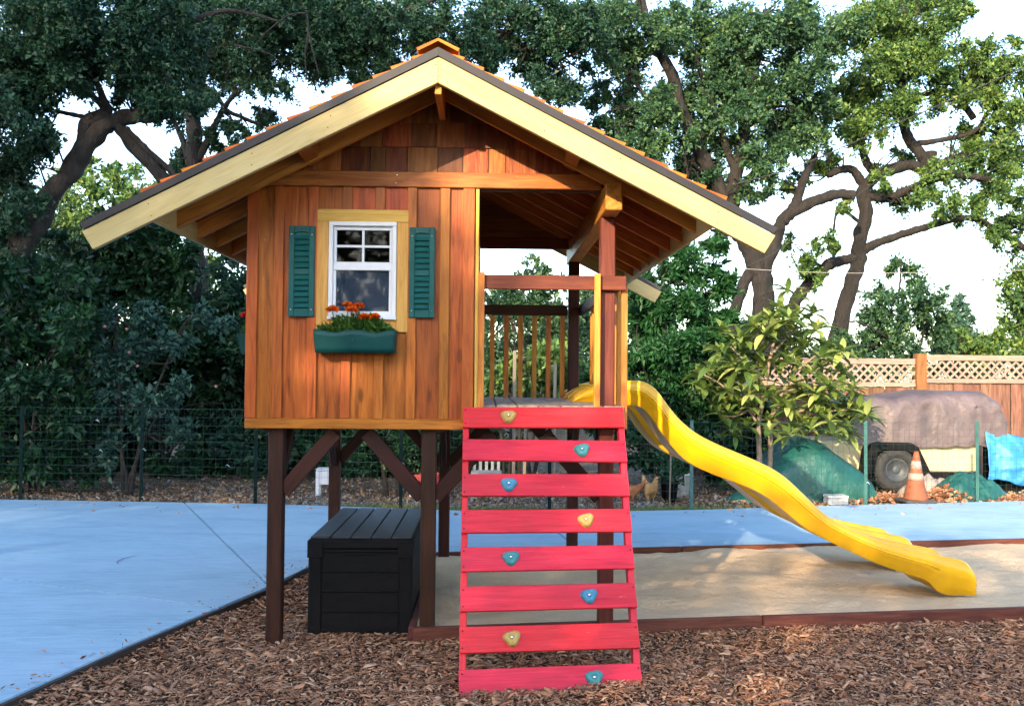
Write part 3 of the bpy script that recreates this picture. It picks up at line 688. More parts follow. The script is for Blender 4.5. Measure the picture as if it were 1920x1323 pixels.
# ------------------------------------------------------------------ slides
top_px = [(1072, 752), (1080, 741), (1095, 731), (1120, 722), (1155, 715), (1190, 713), (1212, 717), (1232, 731), (1250, 756), (1275, 786), (1305, 811), (1340, 830), (1380, 847), (1420, 864), (1450, 879), (1476, 897), (1502, 921), (1530, 948), (1560, 972), (1600, 993), (1650, 1013), (1700, 1028), (1745, 1038), (1785, 1045), (1808, 1051), (1820, 1062), (1827, 1078)]
bot_px = [(1072, 757), (1130, 757), (1175, 758), (1203, 764), (1225, 788), (1250, 824), (1285, 862), (1335, 888), (1388, 907), (1430, 927), (1470, 957), (1510, 989), (1550, 1012), (1600, 1036), (1650, 1058), (1700, 1075), (1738, 1088), (1756, 1106), (1774, 1114), (1800, 1114), (1828, 1113)]
tp = catmull([at(x, y, 6.92) for x, y in top_px], 6); bp = catmull([at(x, y, 6.92) for x, y in bot_px], 6)
tx, tz = np.array([p.x for p in tp]), np.array([p.z for p in tp]); bx, bz = np.array([p.x for p in bp]), np.array([p.z for p in bp])
def slide(label, Y0, dx, width=.47):
    x0, x1 = tx[0] + .005, tx[-1] - .002
    root = thing('slide', label, 'slide', (x1 - .3 + dx, Y0 + width / 2, -.05), 'yellow wave slides')
    xs = np.concatenate([np.linspace(x0, x0 + .2, 10)[:-1], np.linspace(x0 + .2, x1 - .15, 90), np.linspace(x1 - .15, x1, 12)[1:]])
    bxi = np.interp(xs, bx, bz); tzi = np.interp(xs, tx, tz); vs, fs = [], []; prev = None
    for i, x in enumerate(xs):
        b_ = bxi[i]; t_ = max(tzi[i], b_ + .012); h = t_ - b_; fl = .03 * math.exp(-((x - x1) / .14) ** 2)
        bed = b_ + min(.035, h * .4); lw = .052; r = min(lw / 2, h * .35)
        sec = [(-.006 - fl, b_), (-fl * .8, b_ + h * .42), (-.022 - fl * .6, b_ + h * .47), (-.016 - fl * .5, t_ - r)]
        for k in range(1, 6): a = math.pi - math.pi * k / 6; sec.append((lw / 2 - .012 + lw / 2 * math.cos(a), t_ - r + r * math.sin(a)))
        sec += [(lw - .012, t_ - r), (lw, bed + (t_ - r - bed) * .35), (lw + .022, bed + (t_ - r - bed) * .05), (lw + .06, bed - .004), (width / 2, bed - .012)]
        full = sec + [(width - p[0], p[1]) for p in sec[::-1][1:]]
        full += [(width - .02, b_), (width - .05, b_ + .01), (width / 2, max(b_ + .002, bed - .03)), (.05, b_ + .01), (.02, b_)]
        n_ = len(full); k0_ = len(vs); vs += [(x + dx, Y0 + p[0], p[1]) for p in full]
        if prev is not None:
            for j in range(n_): fs.append([prev + j, prev + (j + 1) % n_, k0_ + (j + 1) % n_, k0_ + j])
        prev = k0_
    fs.append(list(range(n_))); fs.append([prev + j for j in range(n_)])
    o = mk('chute', [Vector(v) - W[root].translation for v in vs], fs, M_yellow, root, Matrix.Translation(W[root].translation), True)
    o.data.polygons[-1].use_smooth = False; o.data.polygons[-2].use_smooth = False
    for yy, sg_ in ((Y0 - .021, 1), (Y0 + width + .021, -1)):
        rp_ = [Vector((x + dx, yy, bxi[i] + max(tzi[i] - bxi[i], .012) * .62)) for i, x in enumerate(xs) if .95 < x < x1 - .25][::2]
        tube('moulded_rib', root, rp_, .0075, M_yellow, 6)
    # mounting bracket and bolts under the deck edge
    slab('bracket', root, (.845 + dx * 0, .905), (Y0 + .05, Y0 + width - .05), (1.2, 1.275), M_black, 'Y', .003)
    return root
slide('yellow plastic wave slide nearer the viewer, ending in the sand', 6.92, 0)
slide('yellow plastic wave slide farther back, half hidden behind the front slide', 7.93, .02)

# ------------------------------------------------------------------ storage box
SB = (-1.122, -.448); SY = (6.13, 7.52)
st = thing('storage_box', 'black plastic deck box with plank lid standing under the playhouse', 'storage box', (-.785, 6.8, -.09))
slab('body', st, (SB[0] + .02, SB[1] - .02), (SY[0] + .024, SY[1] - .02), (-.09, .46), M_black, 'X', .006)
for k in range(4):
    z0 = -.07 + k * .125; slab('front_plank', st, (SB[0] + .095, SB[1] - .095), (SY[0] + .014, SY[0] + .0238), (z0, z0 + .119), M_black, 'X', .004)
slab('front_plank', st, (SB[0] + .095, SB[1] - .095), (SY[0] + .014, SY[0] + .0238), (.43, .478), M_black, 'X', .004)
for x in ((SB[0] + .008, SB[0] + .094), (SB[1] - .094, SB[1] - .008)):
    for y in ((SY[0] + .006, SY[0] + .09), (SY[1] - .09, SY[1] - .008)): slab('corner_post', st, x, y, (-.095, .45), M_black, 'Z', .01)
slab('handle', st, (-.885, -.69), (SY[0] + .004, SY[0] + .0138), (.415, .429), M_black, 'X', .003)
ld = slab('lid', st, (SB[0], SB[1]), (SY[0], SY[1]), (.4505, .515), M_black, 'X', .012)
for x in ((SB[0] + .003, SB[0] + .1), (SB[1] - .1, SB[1] - .003)): slab('lid_corner', ld, x, (SY[0] - .006, SY[0] - .0005), (.40, .5), M_black, 'X', .003)
wl = (SB[1] - SB[0] - .03) / 5
for k in range(5): slab('lid_plank', ld, (SB[0] + .015 + k * wl + .004, SB[0] + .015 + (k + 1) * wl - .004), (SY[0] + .02, SY[1] - .02), (.5155, .53), M_boxlid, 'Y', .004)

# ------------------------------------------------------------------ window boxes and flowers
def window_box(label, M, w=.49, d=.15, h=.135):
    t = link('window_box', None, None, M); tag(t, label, 'window box', 'green window boxes')
    K = 24
    # front panel with a wavy top edge and tapered sides
    def front(u, v):
        x = (u - .5) * (w - .02 * (1 - v)); zt = h - .012 * (1 - math.cos(2 * math.pi * min(max((abs(u - .5) * 2 - .1) / .8, 0), 1))) / 2 * 1.2
        return Vector((x, -d + .02 * (1 - v), zt * v))
    o = grid_mesh('front_panel', K + 1, 5, front, M_box, t, None, True); o.parent = t; o.matrix_basis = Matrix()
    so = o.modifiers.new('thick', 'SOLIDIFY'); so.thickness = .006; so.offset = 0
    for s in (-1, 1):
        q = [(s * (w / 2 - .01), -d + .022, 0), (s * (w / 2 - .01), -.002, 0), (s * w / 2, -.002, h), (s * w / 2, -d + .004, h)]
        vs = [Vector(v) for v in q] + [Vector(v) - Vector((s * .006, 0, 0)) for v in q]
        e = mk('end_panel', vs, [(0, 1, 2, 3), (4, 5, 6, 7), (0, 1, 5, 4), (1, 2, 6, 5), (2, 3, 7, 6), (3, 0, 4, 7)], M_box, None); e.parent = t; e.matrix_basis = Matrix()
    for nm, bx_, m in (('base', ((-w / 2 + .03, w / 2 - .03), (-d + .026, -.004), (.001, .01)), M_box), ('soil', ((-w / 2 + .024, w / 2 - .024), (-d + .018, -.004), (.07, .1)), M_soil), ('back_panel', ((-w / 2 + .006, w / 2 - .006), (-.0075, -.0035), (.002, h - .004)), M_box)):
        bm = bmesh.new(); bbox(bm, *bx_); e = from_bm(nm, bm, m); e.parent = t; e.matrix_basis = Matrix()
    return t
PB = Matrix.Translation((-.788, WF - .026, 1.686))
window_box('dark green window box below the white front window', PB)
PB2 = Matrix.Translation((XL - .006, 6.54, 1.686)) @ Matrix.Rotation(R(-90), 4, 'Z')
window_box('dark green window box on the far left side wall, seen edge on', PB2)
M_mfol = leafmat('marigold_leaf', [(.02, .07, .012), (.05, .13, .02), (.1, .2, .035)], .3)
M_mari = island('marigold_petals', [(.5, .04, .002), (.65, .09, .003), (.75, .17, .005)], .7)
M_pel = island('red_petals', [(.6, .006, .02), (.8, .015, .04), (.85, .05, .08)], .6)
def bloom(parent, c, r, mat):
    n_ = 70; t = rng.uniform(0, 2 * np.pi, n_); ph_ = np.sqrt(rng.uniform(0.02, 1, n_)) * 1.35
    A = np.stack([np.sin(ph_) * np.cos(t), np.sin(ph_) * np.sin(t), np.cos(ph_)], 1)
    P_ = np.array(c) + A * r * .3 * np.array([1, 1, .5])
    V_, T_ = leaf_arrays(P_, A * np.array([1, 1, .8]), np.full(n_, r * .85), .8, .35)
    return raw_tris('bloom', V_, T_, mat, parent, Matrix.Translation(c))
def flowers(name, label, cat, M, blooms, mat, w=.36, hgt=.13):
    t = link(name, None, None, M); tag(t, label, cat)
    n_ = 2400; px_ = np.stack([rng.normal(0, w * .3, n_).clip(-w * .58, w * .58), rng.uniform(-.12, -.02, n_), np.abs(rng.normal(0, .05, n_)) + .09], 1)
    px_[:, 2] = (px_[:, 2]).clip(.08, .09 + hgt * (1 - .8 * (np.abs(px_[:, 0]) / (w * .62)) ** 2))
    A = rng.normal(size=(n_, 3)) + np.array([0, -.4, .9])
    V_, T_ = leaf_arrays(px_, A, rng.uniform(.025, .06, n_), .3)
    Mn = np.array(M); V_ = V_ @ Mn[:3, :3].T + Mn[:3, 3]
    f = raw_tris('foliage', V_, T_, M_mfol, t, M); f['kind'] = 'stuff'
    for x, y, z, r in blooms: 
        c = M @ Vector((x, y, z)); bloom(t, c, r, mat); tube('stem', t, [M @ Vector((x * .85, y + .01, .09)), M @ Vector((x * .95, y, z - .04)), c], .0025, M_mfol, 5)
    return t
flowers('marigolds', 'orange marigolds blooming in the front window box', 'flowers', PB, [(-.14, -.1, .25, .04), (-.055, -.07, .28, .036), (.012, -.06, .277, .036), (-.02, -.11, .248, .04), (.058, -.125, .205, .04), (.112, -.11, .21, .038)], M_mari)
flowers('red_flowers', 'red flower in the window box on the left side wall', 'flowers', PB2, [(.16, -.12, .25, .036), (.06, -.1, .27, .03), (-.08, -.1, .2, .03)], M_pel)

# ------------------------------------------------------------------ trees and shrubs
L_shade = leafmat('shaded_oak_leaf', [(.007, .026, .017), (.014, .05, .03), (.026, .076, .04), (.06, .12, .045)], .24)  # oak leaves standing in shade, the shade painted in as darker greens
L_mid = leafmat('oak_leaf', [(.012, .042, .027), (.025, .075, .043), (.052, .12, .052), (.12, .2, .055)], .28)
L_lit = leafmat('sunlit_oak_leaf', [(.016, .05, .022), (.045, .11, .034), (.11, .19, .045), (.2, .28, .06)], .3)  # oak leaves in the sun, sunlight painted in as paler yellow greens
L_hedge = leafmat('laurel_leaf', [(.004, .018, .009), (.007, .034, .013), (.015, .06, .02), (.035, .11, .03)], .18, .42, .35)
L_grey = leafmat('grey_green_leaf', [(.014, .045, .034), (.026, .075, .055), (.05, .115, .08)], .18)
L_cyp = leafmat('cypress_leaf', [(.006, .034, .012), (.014, .07, .02), (.03, .11, .03)], .2)
L_conif = leafmat('conifer_leaf', [(.02, .06, .045), (.04, .1, .07), (.07, .14, .09)], .15)
L_loq = leafmat('loquat_leaf', [(.045, .095, .02), (.11, .175, .036), (.19, .255, .06), (.3, .35, .1)], .3, .4, .5)
M_fruit = plain('pink_fruit', (.16, .07, .06), (.24, .11, .09), 8, .5)

def sample_blobs(blobs, Y, dens, leaf, depth=.8, sub_r=.28, flat=.75, fill=.12):
    """leaf base points and directions for blobs given as (px, py, r px[, dY]); each blob is a ball of sub-clusters at real distance"""
    Ps, As = [], []
    for bl in blobs:
        px, py, r = bl[:3]; yy = Y + (bl[3] if len(bl) > 3 else rng.uniform(-1, 1) * depth)
        c = np.array(at(px, py, yy)); rm = r * yy / F
        n_leaf = int(2.3 * dens * r * r * (yy / 14) ** 2 / (leaf / .07) ** 2 * .42); ns = max(4, int(3.2 * (rm / sub_r) ** 2))
        d = unit(rng.normal(size=(ns, 3))); rad = rng.uniform(.35, 1.0, (ns, 1)) ** .6
        sc_ = c + d * rad * rm * np.array([1, 1, flat])
        wgt = rng.uniform(.3, 1.4, ns); wgt /= wgt.sum()
        idx = rng.choice(ns, n_leaf, p=wgt)
        sr = rng.uniform(.5, 1.15, (ns, 1)) * sub_r * min(1, rm / sub_r * .6)
        K = 7; rays = unit(rng.normal(size=(ns, K, 3)) * np.array([1, 1, .6]) + unit(sc_ - c)[:, None, :] * .7 + np.array([0, 0, -.12]))
        rid = rng.integers(0, K, n_leaf); rd = rays[idx, rid]; t_ = rng.uniform(0, 1, (n_leaf, 1)) ** .7
        off = rd * t_ * sr[idx] * 1.55 + rng.normal(size=(n_leaf, 3)) * sr[idx] * .17 + np.array([0, 0, -.35]) * (t_ ** 2) * sr[idx]
        P_ = sc_[idx] + off
        A_ = rd * .7 + rng.normal(size=(n_leaf, 3)) * .6 + np.array([0, 0, -.15])
        nf = int(n_leaf * fill); P_[:nf] = c + unit(rng.normal(size=(nf, 3))) * rng.uniform(0, 1.15, (nf, 1)) ** .5 * rm * np.array([1, 1, .85])
        Ps.append(P_); As.append(A_)
    return np.concatenate(Ps), np.concatenate(As)
def crown(name, root, blobs, Y, mat, dens=1.0, leaf=.075, wid=.5, tri=False, **kw):
    P_, A_ = sample_blobs(blobs, Y, dens, leaf, **kw)
    V_, T_ = leaf_arrays(P_, A_, rng.lognormal(0, .32, len(P_)).clip(.45, 1.9) * leaf, wid, tri=tri)
    o = raw_tris(name, V_, T_, mat, root, W[root]); o['kind'] = 'stuff'; return o
def limb(name, root, pts, Y, r0, r1, mat, k=12, dY=None):
    """tapering limb through photo points at distance Y (each with its own offset in depth)"""
    P_ = []
    for i, p in enumerate(pts): P_.append(at(p[0], p[1], Y + (p[2] if len(p) > 2 else 0)))
    C_ = catmull(P_, 9); n_ = len(C_); s = Y / F
    rad = [s * (r0 + (r1 - r0) * (i / (n_ - 1)) ** .8) for i in range(n_)]
    C_ = [c + Vector((pnoise(c * 1.7), pnoise(c * 1.7 + Vector((9, 0, 0))), pnoise(c * 1.7 + Vector((0, 9, 0))))) * rad[i] * .5 for i, c in enumerate(C_)]
    return tube(name, root, C_, rad, mat, k, .32)
def twigs(root, blobs, Y, anchors, mat, n_per=2, r=2.2):
    """thin branches from the limbs out into the leaf masses"""
    vs, fs = [], []; anc = [at(a[0], a[1], Y) for a in anchors]
    for bl in blobs:
        c = at(bl[0], bl[1], Y + rng.uniform(-.6, .6)); a = min(anc, key=lambda q: (q - c).length)
        for k in range(n_per):
            e = c + Vector(rng.normal(size=3)) * bl[2] * Y / F * .5; mid = a.lerp(e, .5) + Vector(rng.normal(size=3)) * (e - a).length * .14 + Vector((0, 0, .05 * (e - a).length))
            C_ = catmull([a, mid, e], 5); n_ = len(C_); tube_geo(C_, [r * Y / F * (1 - .85 * i / (n_ - 1)) for i in range(n_)], 5, 0, vs, fs)
    o = mk('branches', [v - W[root].translation for v in vs], fs, mat, root, Matrix.Translation(W[root].translation), True); o['kind'] = 'stuff'

def more(bl, k=.75):
    return bl + [(b_[0] + rnd.uniform(-.9, .9) * b_[2], b_[1] + rnd.uniform(-.8, .8) * b_[2], b_[2] * k) for b_ in bl]
def tree(name, label, Y, base_px, limbs, blobs, lm, bark, dens=1, leaf=.075, group=None, cat='tree', tw=2, **kw):
    b0 = at(base_px, 800, Y); root = thing(name, label, cat, (b0.x, Y, -.15), group)
    anchors = []
    for i, (pts, r0, r1) in enumerate(limbs):
        limb('trunk' if i == 0 else 'limb', root, pts, Y, r0, r1, bark); anchors += [p for p in pts[1:]]
    if blobs and tw: twigs(root, blobs, Y, anchors or [(base_px, 800)], bark, tw)
    if blobs: crown('crown', root, blobs, Y, lm, dens, leaf, **kw)
    return root

# left oak, its long crooked limb crossing the sky
left_blobs = [(30, 40, 90), (110, 30, 80), (60, 120, 80), (20, 200, 80), (30, 290, 60), (10, 380, 60), (110, 100, 60), (190, 50, 75), (200, 120, 40), (270, 40, 80), (255, 110, 50), (235, 165, 32), (340, 60, 75), (340, 130, 50), (300, 180, 42), (340, 205, 34), (100, 170, 34), (270, 200, 26), (65, 250, 36), (20, 440, 50)]
tree('oak_tree', 'dark oak at the left edge with a crooked leaning limb', 13.2, -90,
     [([(-120, 1010), (-100, 800), (-70, 620), (-20, 520), (29, 472), (73, 425), (91, 363), (127, 327), (156, 288), (181, 252), (207, 229), (250, 217), (308, 213)], 29, 13),
      ([(150, 292), (157, 258), (163, 234), (189, 220), (210, 217)], 14, 12), ([(290, 216), (300, 180), (297, 145), (290, 109), (312, 36), (330, -30)], 19, 12),
      ([(205, 214), (181, 185), (145, 168), (90, 150), (40, 120)], 8, 2), ([(205, 208), (192, 175), (181, 152), (156, 121), (130, 80)], 8, 2), ([(165, 222), (109, 209), (47, 203), (-10, 180)], 5, 2),
      ([(216, 232), (232, 252), (254, 279), (301, 330), (360, 420)], 11, 12), ([(235, 240), (275, 280), (320, 322), (330, 340)], 6, 5), ([(300, 110), (240, 90), (180, 100), (120, 140)], 8, 2), ([(300, 70), (360, 40), (430, 20), (520, 40)], 9, 2)],
     more(left_blobs), L_shade, M_bark, .85, .054, 'oaks behind the playhouse', tri=True, wid=.75, sub_r=.24)
mid_blobs = [(420, 30, 75), (410, 105, 50), (390, 180, 36), (375, 260, 26), (350, 300, 24), (490, 30, 80), (475, 110, 52), (440, 145, 32), (570, 35, 80), (555, 115, 55), (520, 165, 32), (497, 215, 24), (640, 40, 70), (625, 110, 52), (690, 30, 60), (685, 90, 48), (745, 45, 60), (760, 105, 36), (800, 40, 60), (870, 45, 60), (930, 40, 60), (905, 110, 38), (965, 100, 46), (1005, 40, 60), (1040, 105, 54), (1065, 165, 36), (1085, 55, 60), (1005, 150, 36), (850, 90, 30), (435, 240, 24), (455, 265, 26), (330, 330, 24)]
tree('oak_tree', 'tall dark oak rising behind the left slope of the roof', 17.5, 372,
     [([(385, 1010), (378, 800), (372, 560), (368, 400), (366, 290), (362, 218), (363, 145), (370, 60), (380, -40)], 22, 10),
      ([(372, 300), (395, 254), (417, 210), (446, 170), (486, 141), (540, 110)], 8, 2), ([(366, 150), (403, 176), (425, 207), (454, 221), (490, 236)], 5, 3), ([(362, 330), (345, 270), (325, 225), (310, 200)], 7, 3),
      ([(364, 120), (450, 80), (560, 70), (680, 50), (820, 55), (960, 60)], 9, 3), ([(680, 52), (760, 20), (840, -10)], 5, 2), ([(900, 58), (990, 90), (1050, 110)], 5, 2), ([(560, 70), (540, 30), (560, -20)], 5, 2)],
     more(mid_blobs), L_shade, M_bark, .72, .06, 'oaks behind the playhouse', tri=True, wid=.75, sub_r=.28)
# hanging bare twigs in front of the canopy
hb = thing('hanging_twigs', 'bare grey twigs hanging from the oak canopy above the roof', 'twigs', at(575, 60, 14.5))
for i, pts in enumerate(([(575, 20), (578, 60), (572, 100), (574, 140)], [(578, 60), (588, 105), (598, 140)], [(575, 25), (540, 30), (500, 60), (480, 85)], [(272, 40), (290, 85), (318, 130), (325, 128)], [(296, 20), (297, 60), (318, 105)], [(440, 85), (500, 100), (530, 120)])):
    limb('twig', hb, pts, 14.5, 2.2, 1.2, M_bark2, 5)

rightA = [(1150, 40, 60), (1180, 110, 46), (1120, 175, 32), (1210, 170, 50), (1160, 230, 46), (1240, 250, 56), (1190, 285, 42), (1260, 45, 56), (1315, 55, 58), (1330, 130, 60), (1300, 200, 55), (1380, 55, 56), (1400, 140, 56), (1370, 210, 52), (1310, 280, 52), (1380, 285, 44), (1340, 340, 38), (1295, 320, 32), (1440, 55, 56), (1450, 130, 50), (1450, 200, 42), (1470, 260, 40), (1435, 320, 34), (1500, 55, 50), (1500, 135, 44), (1530, 195, 38), (1515, 265, 34), (1400, 355, 26), (1560, 50, 50), (1490, 240, 34), (1330, 400, 30), (1350, 430, 26), (1130, 120, 36)]
tree('oak_tree', 'large oak with a thick forked trunk behind the slide', 19, 1425,
     [([(1440, 1010), (1432, 800), (1428, 640), (1426, 560), (1424, 515), (1412, 480), (1388, 440), (1374, 390), (1375, 340), (1392, 260), (1398, 200), (1415, 110), (1440, 20)], 25, 9),
      ([(1422, 540), (1440, 480), (1456, 440), (1478, 405), (1520, 380), (1565, 366), (1605, 366)], 15, 9), ([(1470, 420), (1488, 388), (1500, 355), (1516, 315), (1530, 295)], 12, 6),
      ([(1376, 400), (1340, 330), (1290, 240), (1250, 120), (1215, 60), (1200, -20)], 14, 8), ([(1380, 330), (1360, 270), (1325, 170), (1300, 90)], 9, 4), ([(1394, 240), (1440, 200), (1490, 165), (1530, 130)], 9, 4), ([(1285, 225), (1230, 200), (1180, 140)], 6, 3), ([(1405, 150), (1380, 90), (1360, 30)], 8, 3), ([(1300, 260), (1285, 290), (1290, 340), (1270, 360)], 4, 2), ([(1320, 250), (1300, 300), (1322, 330)], 4, 2), ([(1368, 780), (1370, 660), (1372, 600), (1392, 540), (1415, 500)], 8, 12)],
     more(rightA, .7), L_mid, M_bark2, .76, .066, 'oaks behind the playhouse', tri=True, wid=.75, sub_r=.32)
rightB = [(1600, 55, 56), (1660, 35, 58), (1720, 25, 58), (1775, 25, 44), (1640, 120, 58), (1700, 105, 58), (1760, 105, 58), (1820, 110, 46), (1870, 95, 36), (1900, 140, 44), (1600, 180, 50), (1660, 195, 52), (1720, 190, 36), (1570, 230, 38), (1625, 245, 36), (1780, 190, 38), (1840, 170, 40), (1890, 200, 46), (1862, 260, 46), (1910, 285, 46), (1800, 262, 34), (1780, 312, 34), (1840, 335, 44), (1900, 350, 46), (1735, 352, 28), (1765, 385, 36), (1810, 395, 36), (1870, 425, 36), (1912, 440, 36), (1560, 300, 22), (1530, 322, 20), (1480, 342, 22), (1665, 372, 26), (1690, 382, 20), (1580, 385, 16), (1552, 450, 24), (1505, 488, 28), (1530, 515, 24), (1470, 450, 16), (1585, 200, 30), (1650, 330, 20), (1690, 290, 18)]
tree('oak_tree', 'sunlit oak with a twisting trunk at the right', 20.5, 1575,
     [([(1540, 1010), (1552, 800), (1560, 680), (1578, 600), (1598, 530), (1612, 484), (1608, 440), (1624, 400), (1620, 360), (1645, 325), (1700, 312), (1735, 322), (1725, 290), (1702, 255), (1695, 225)], 17, 9),
      ([(1608, 478), (1575, 490), (1545, 505), (1515, 535), (1490, 570), (1470, 640), (1460, 760), (1455, 1010)], 9, 13), ([(1618, 468), (1650, 455), (1680, 444), (1750, 420), (1825, 408), (1880, 440), (1930, 470)], 9, 5),
      ([(1622, 352), (1600, 322), (1580, 318), (1550, 328)], 9, 7), ([(1640, 325), (1622, 300), (1615, 270), (1612, 240)], 9, 6), ([(1730, 320), (1742, 300), (1746, 282)], 11, 10), ([(1720, 268), (1750, 264), (1800, 255), (1835, 240), (1860, 205), (1925, 210)], 6, 3), ([(1838, 238), (1870, 250), (1910, 258)], 4, 2), ([(1715, 185), (1745, 174), (1770, 172), (1800, 186), (1826, 224)], 6, 6), ([(1620, 365), (1660, 372), (1700, 360), (1740, 340), (1800, 330), (1880, 340)], 10, 5), ([(1696, 228), (1690, 150), (1700, 60), (1690, 0)], 9, 4), ([(1735, 325), (1780, 300), (1830, 285)], 8, 4), ([(1612, 262), (1590, 220), (1600, 150)], 6, 3), ([(1615, 420), (1590, 400), (1570, 390), (1560, 470)], 4, 2)],
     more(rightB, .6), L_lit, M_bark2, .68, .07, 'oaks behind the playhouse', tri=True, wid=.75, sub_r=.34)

# shrubs and hedges
def shrub(name, label, Y, base_px, blobs, lm, dens=1, leaf=.08, stems=3, group=None, cat='shrub', wid=.5, bark=None, tw=1, **kw):
    top = min(b_[1] for b_ in blobs); cx = base_px; lim = []
    for i in range(stems):
        e = blobs[int(i * len(blobs) / stems)]; lim.append(([(cx + rnd.uniform(-14, 14), 709 + 1.75 * F / Y), (cx * .6 + e[0] * .4, 709 + (e[1] - 709) * .3 + 100), (e[0], e[1])], 4.5, 1.5))
    return tree(name, label, Y, base_px, lim, blobs, lm, bark or M_bark, dens, leaf, group, cat, tw, wid=wid, **kw)
def blobfield(x0, x1, y0, y1, r, n_):
    out = []
    for i in range(n_):
        out.append((rnd.uniform(x0, x1), rnd.uniform(y0, y1), r * rnd.uniform(.7, 1.25)))
    return out
# the dense dark mass behind the left fence: tall hedge plants side by side
for i, (xa, xb, ya, lab, m) in enumerate(((-140, 60, 440, 'tall dark hedge plant at the far left behind the wire fence', L_hedge), (60, 230, 430, 'tall dark hedge plant behind the grey green fruit tree', L_shade), (230, 380, 420, 'tall dark hedge plant under the left eave of the roof', L_hedge), (380, 560, 470, 'tall dark hedge plant beside the left corner of the playhouse', L_shade), (560, 760, 560, 'dark hedge plant seen between the playhouse posts', L_hedge), (740, 900, 600, 'dark hedge plant seen behind the red ramp', L_shade))):
    shrub('hedge_plant', lab, 16.0, (xa + xb) / 2, blobfield(xa - 10, xb + 10, ya + 30, 900, 52, 34), m, .95, .1, 3, 'hedge plants along the back', 'hedge', depth=.9)
shrub('laurel_shrub', 'glossy green laurel shrub at the lower left behind the wire fence', 13.0, 60, blobfield(-60, 150, 500, 880, 48, 26) + [(30, 470, 40), (120, 520, 40), (90, 860, 40)], L_hedge, .75, .1, 4, depth=.5, sub_r=.22)
ft = shrub('fruit_tree', 'small grey green fruit tree with pinkish fruit behind the wire fence', 12.9, 235, [(215, 600, 28), (285, 590, 30), (250, 660, 36), (220, 680, 30), (330, 640, 24), (230, 740, 32), (180, 760, 30), (290, 745, 34), (340, 720, 24), (255, 780, 36), (310, 780, 28), (190, 850, 26), (215, 830, 22), (350, 810, 26), (385, 590, 22), (420, 610, 18), (100, 880, 20)], L_grey, .8, .075, 4, None, 'tree', .55, M_bark, 2, depth=.3, sub_r=.18)
for px, py in ((197, 612), (238, 617), (243, 660), (258, 686), (263, 738), (405, 724)):
    c = at(px, py, 12.5); lathe('fruit', ft, [(.002, -.022), (.014, -.018), (.021, -.005), (.021, .005), (.016, .016), (.003, .019)], M_fruit, Matrix.Translation(c), 10)
shrub('cypress_shrub', 'big dark green feathery cypress right of the playhouse post', 13.8, 1265, [(1240, 520, 40), (1300, 490, 44), (1340, 540, 36), (1210, 600, 40), (1270, 580, 50), (1330, 610, 44), (1200, 670, 42), (1260, 660, 54), (1320, 680, 50), (1350, 650, 30), (1210, 740, 44), (1270, 740, 54), (1325, 745, 46), (1240, 800, 44), (1300, 790, 40), (1190, 540, 28), (1190, 800, 40), (1130, 720, 36), (1130, 790, 36), (1345, 470, 22)], L_cyp, 2.4, .085, 3, wid=.34, depth=.35, sub_r=.22)
shrub('garden_tree', 'loose leafy garden tree seen through the playhouse deck', 15.0, 985, [(980, 545, 44), (930, 560, 30), (1030, 540, 34), (1060, 590, 30), (960, 600, 40), (1010, 600, 40), (920, 650, 40), (970, 660, 40), (1040, 650, 40), (930, 710, 40), (990, 720, 40), (1050, 710, 40), (1100, 560, 24), (1110, 620, 28), (1000, 500, 24), (1110, 680, 34)], L_mid, .6, .075, 4, None, 'tree', depth=.5, sub_r=.2)
shrub('low_shrub', 'low bright green shrub below the rear deck railing', 13.2, 960, blobfield(890, 1080, 660, 790, 26, 18), L_lit, .7, .09, 3, depth=.3, sub_r=.18)
shrub('low_shrub', 'leafy shrub with white blossoms seen under the playhouse floor', 13.0, 735, blobfield(650, 800, 790, 870, 22, 18), L_hedge, .8, .07, 3, depth=.3, sub_r=.16)
shrub('low_shrub', 'low dark shrub behind the top of the slide', 13.2, 1260, blobfield(1190, 1370, 800, 890, 22, 16), L_hedge, .8, .08, 3, depth=.3, sub_r=.16)
shrub('low_shrub', 'dark shrub between the slide and the green tarp', 14.6, 1390, blobfield(1340, 1450, 760, 880, 26, 14), L_hedge, .9, .08, 3, depth=.3, sub_r=.18)
# behind the lattice fence
shrub('garden_tree', 'bushy green tree behind the lattice fence left of the fence post', 18.0, 1665, [(1690, 490, 26), (1720, 520, 24), (1650, 560, 34), (1700, 575, 44), (1745, 565, 30), (1660, 610, 44), (1735, 615, 36), (1600, 640, 34), (1690, 650, 40), (1640, 650, 36), (1560, 655, 30), (1760, 645, 30)], L_mid, .85, .075, 3, None, 'tree', depth=.4, sub_r=.22)
shrub('low_shrub', 'low green shrub behind the lattice fence at the right edge', 19.0, 1850, blobfield(1760, 1925, 630, 665, 20, 14), L_lit, .8, .085, 3, depth=.4, sub_r=.2)
shrub('rounded_tree', 'pale sunlit rounded tree at the right edge of the sky', 34.0, 1920, [(1905, 500, 24), (1925, 540, 40), (1900, 580, 32), (1930, 600, 40), (1895, 630, 28), (1940, 650, 40)], L_lit, 1.0, .16, 2, None, 'tree', depth=1.2, sub_r=.5)
Yc = 38; croot = thing('conifer_tree', 'distant pointed conifer above the lattice fence', 'tree', at(1795, 850, Yc) + Vector((0, 0, 0)))
limb('trunk', croot, [(1795, 780), (1796, 640), (1797, 552)], Yc, 5, 1, M_bark)
cb = []
for k in range(9):
    y = 556 + k * 13; w = 4 + k * 4.6
    for s in (-1, -.4, .4, 1): cb.append((1797 + s * w + rnd.uniform(-2, 2), y + abs(s) * 5, 5 + k * .7))
crown('crown', croot, cb, Yc, L_conif, 2.2, .2, .35, depth=.5, sub_r=.25)
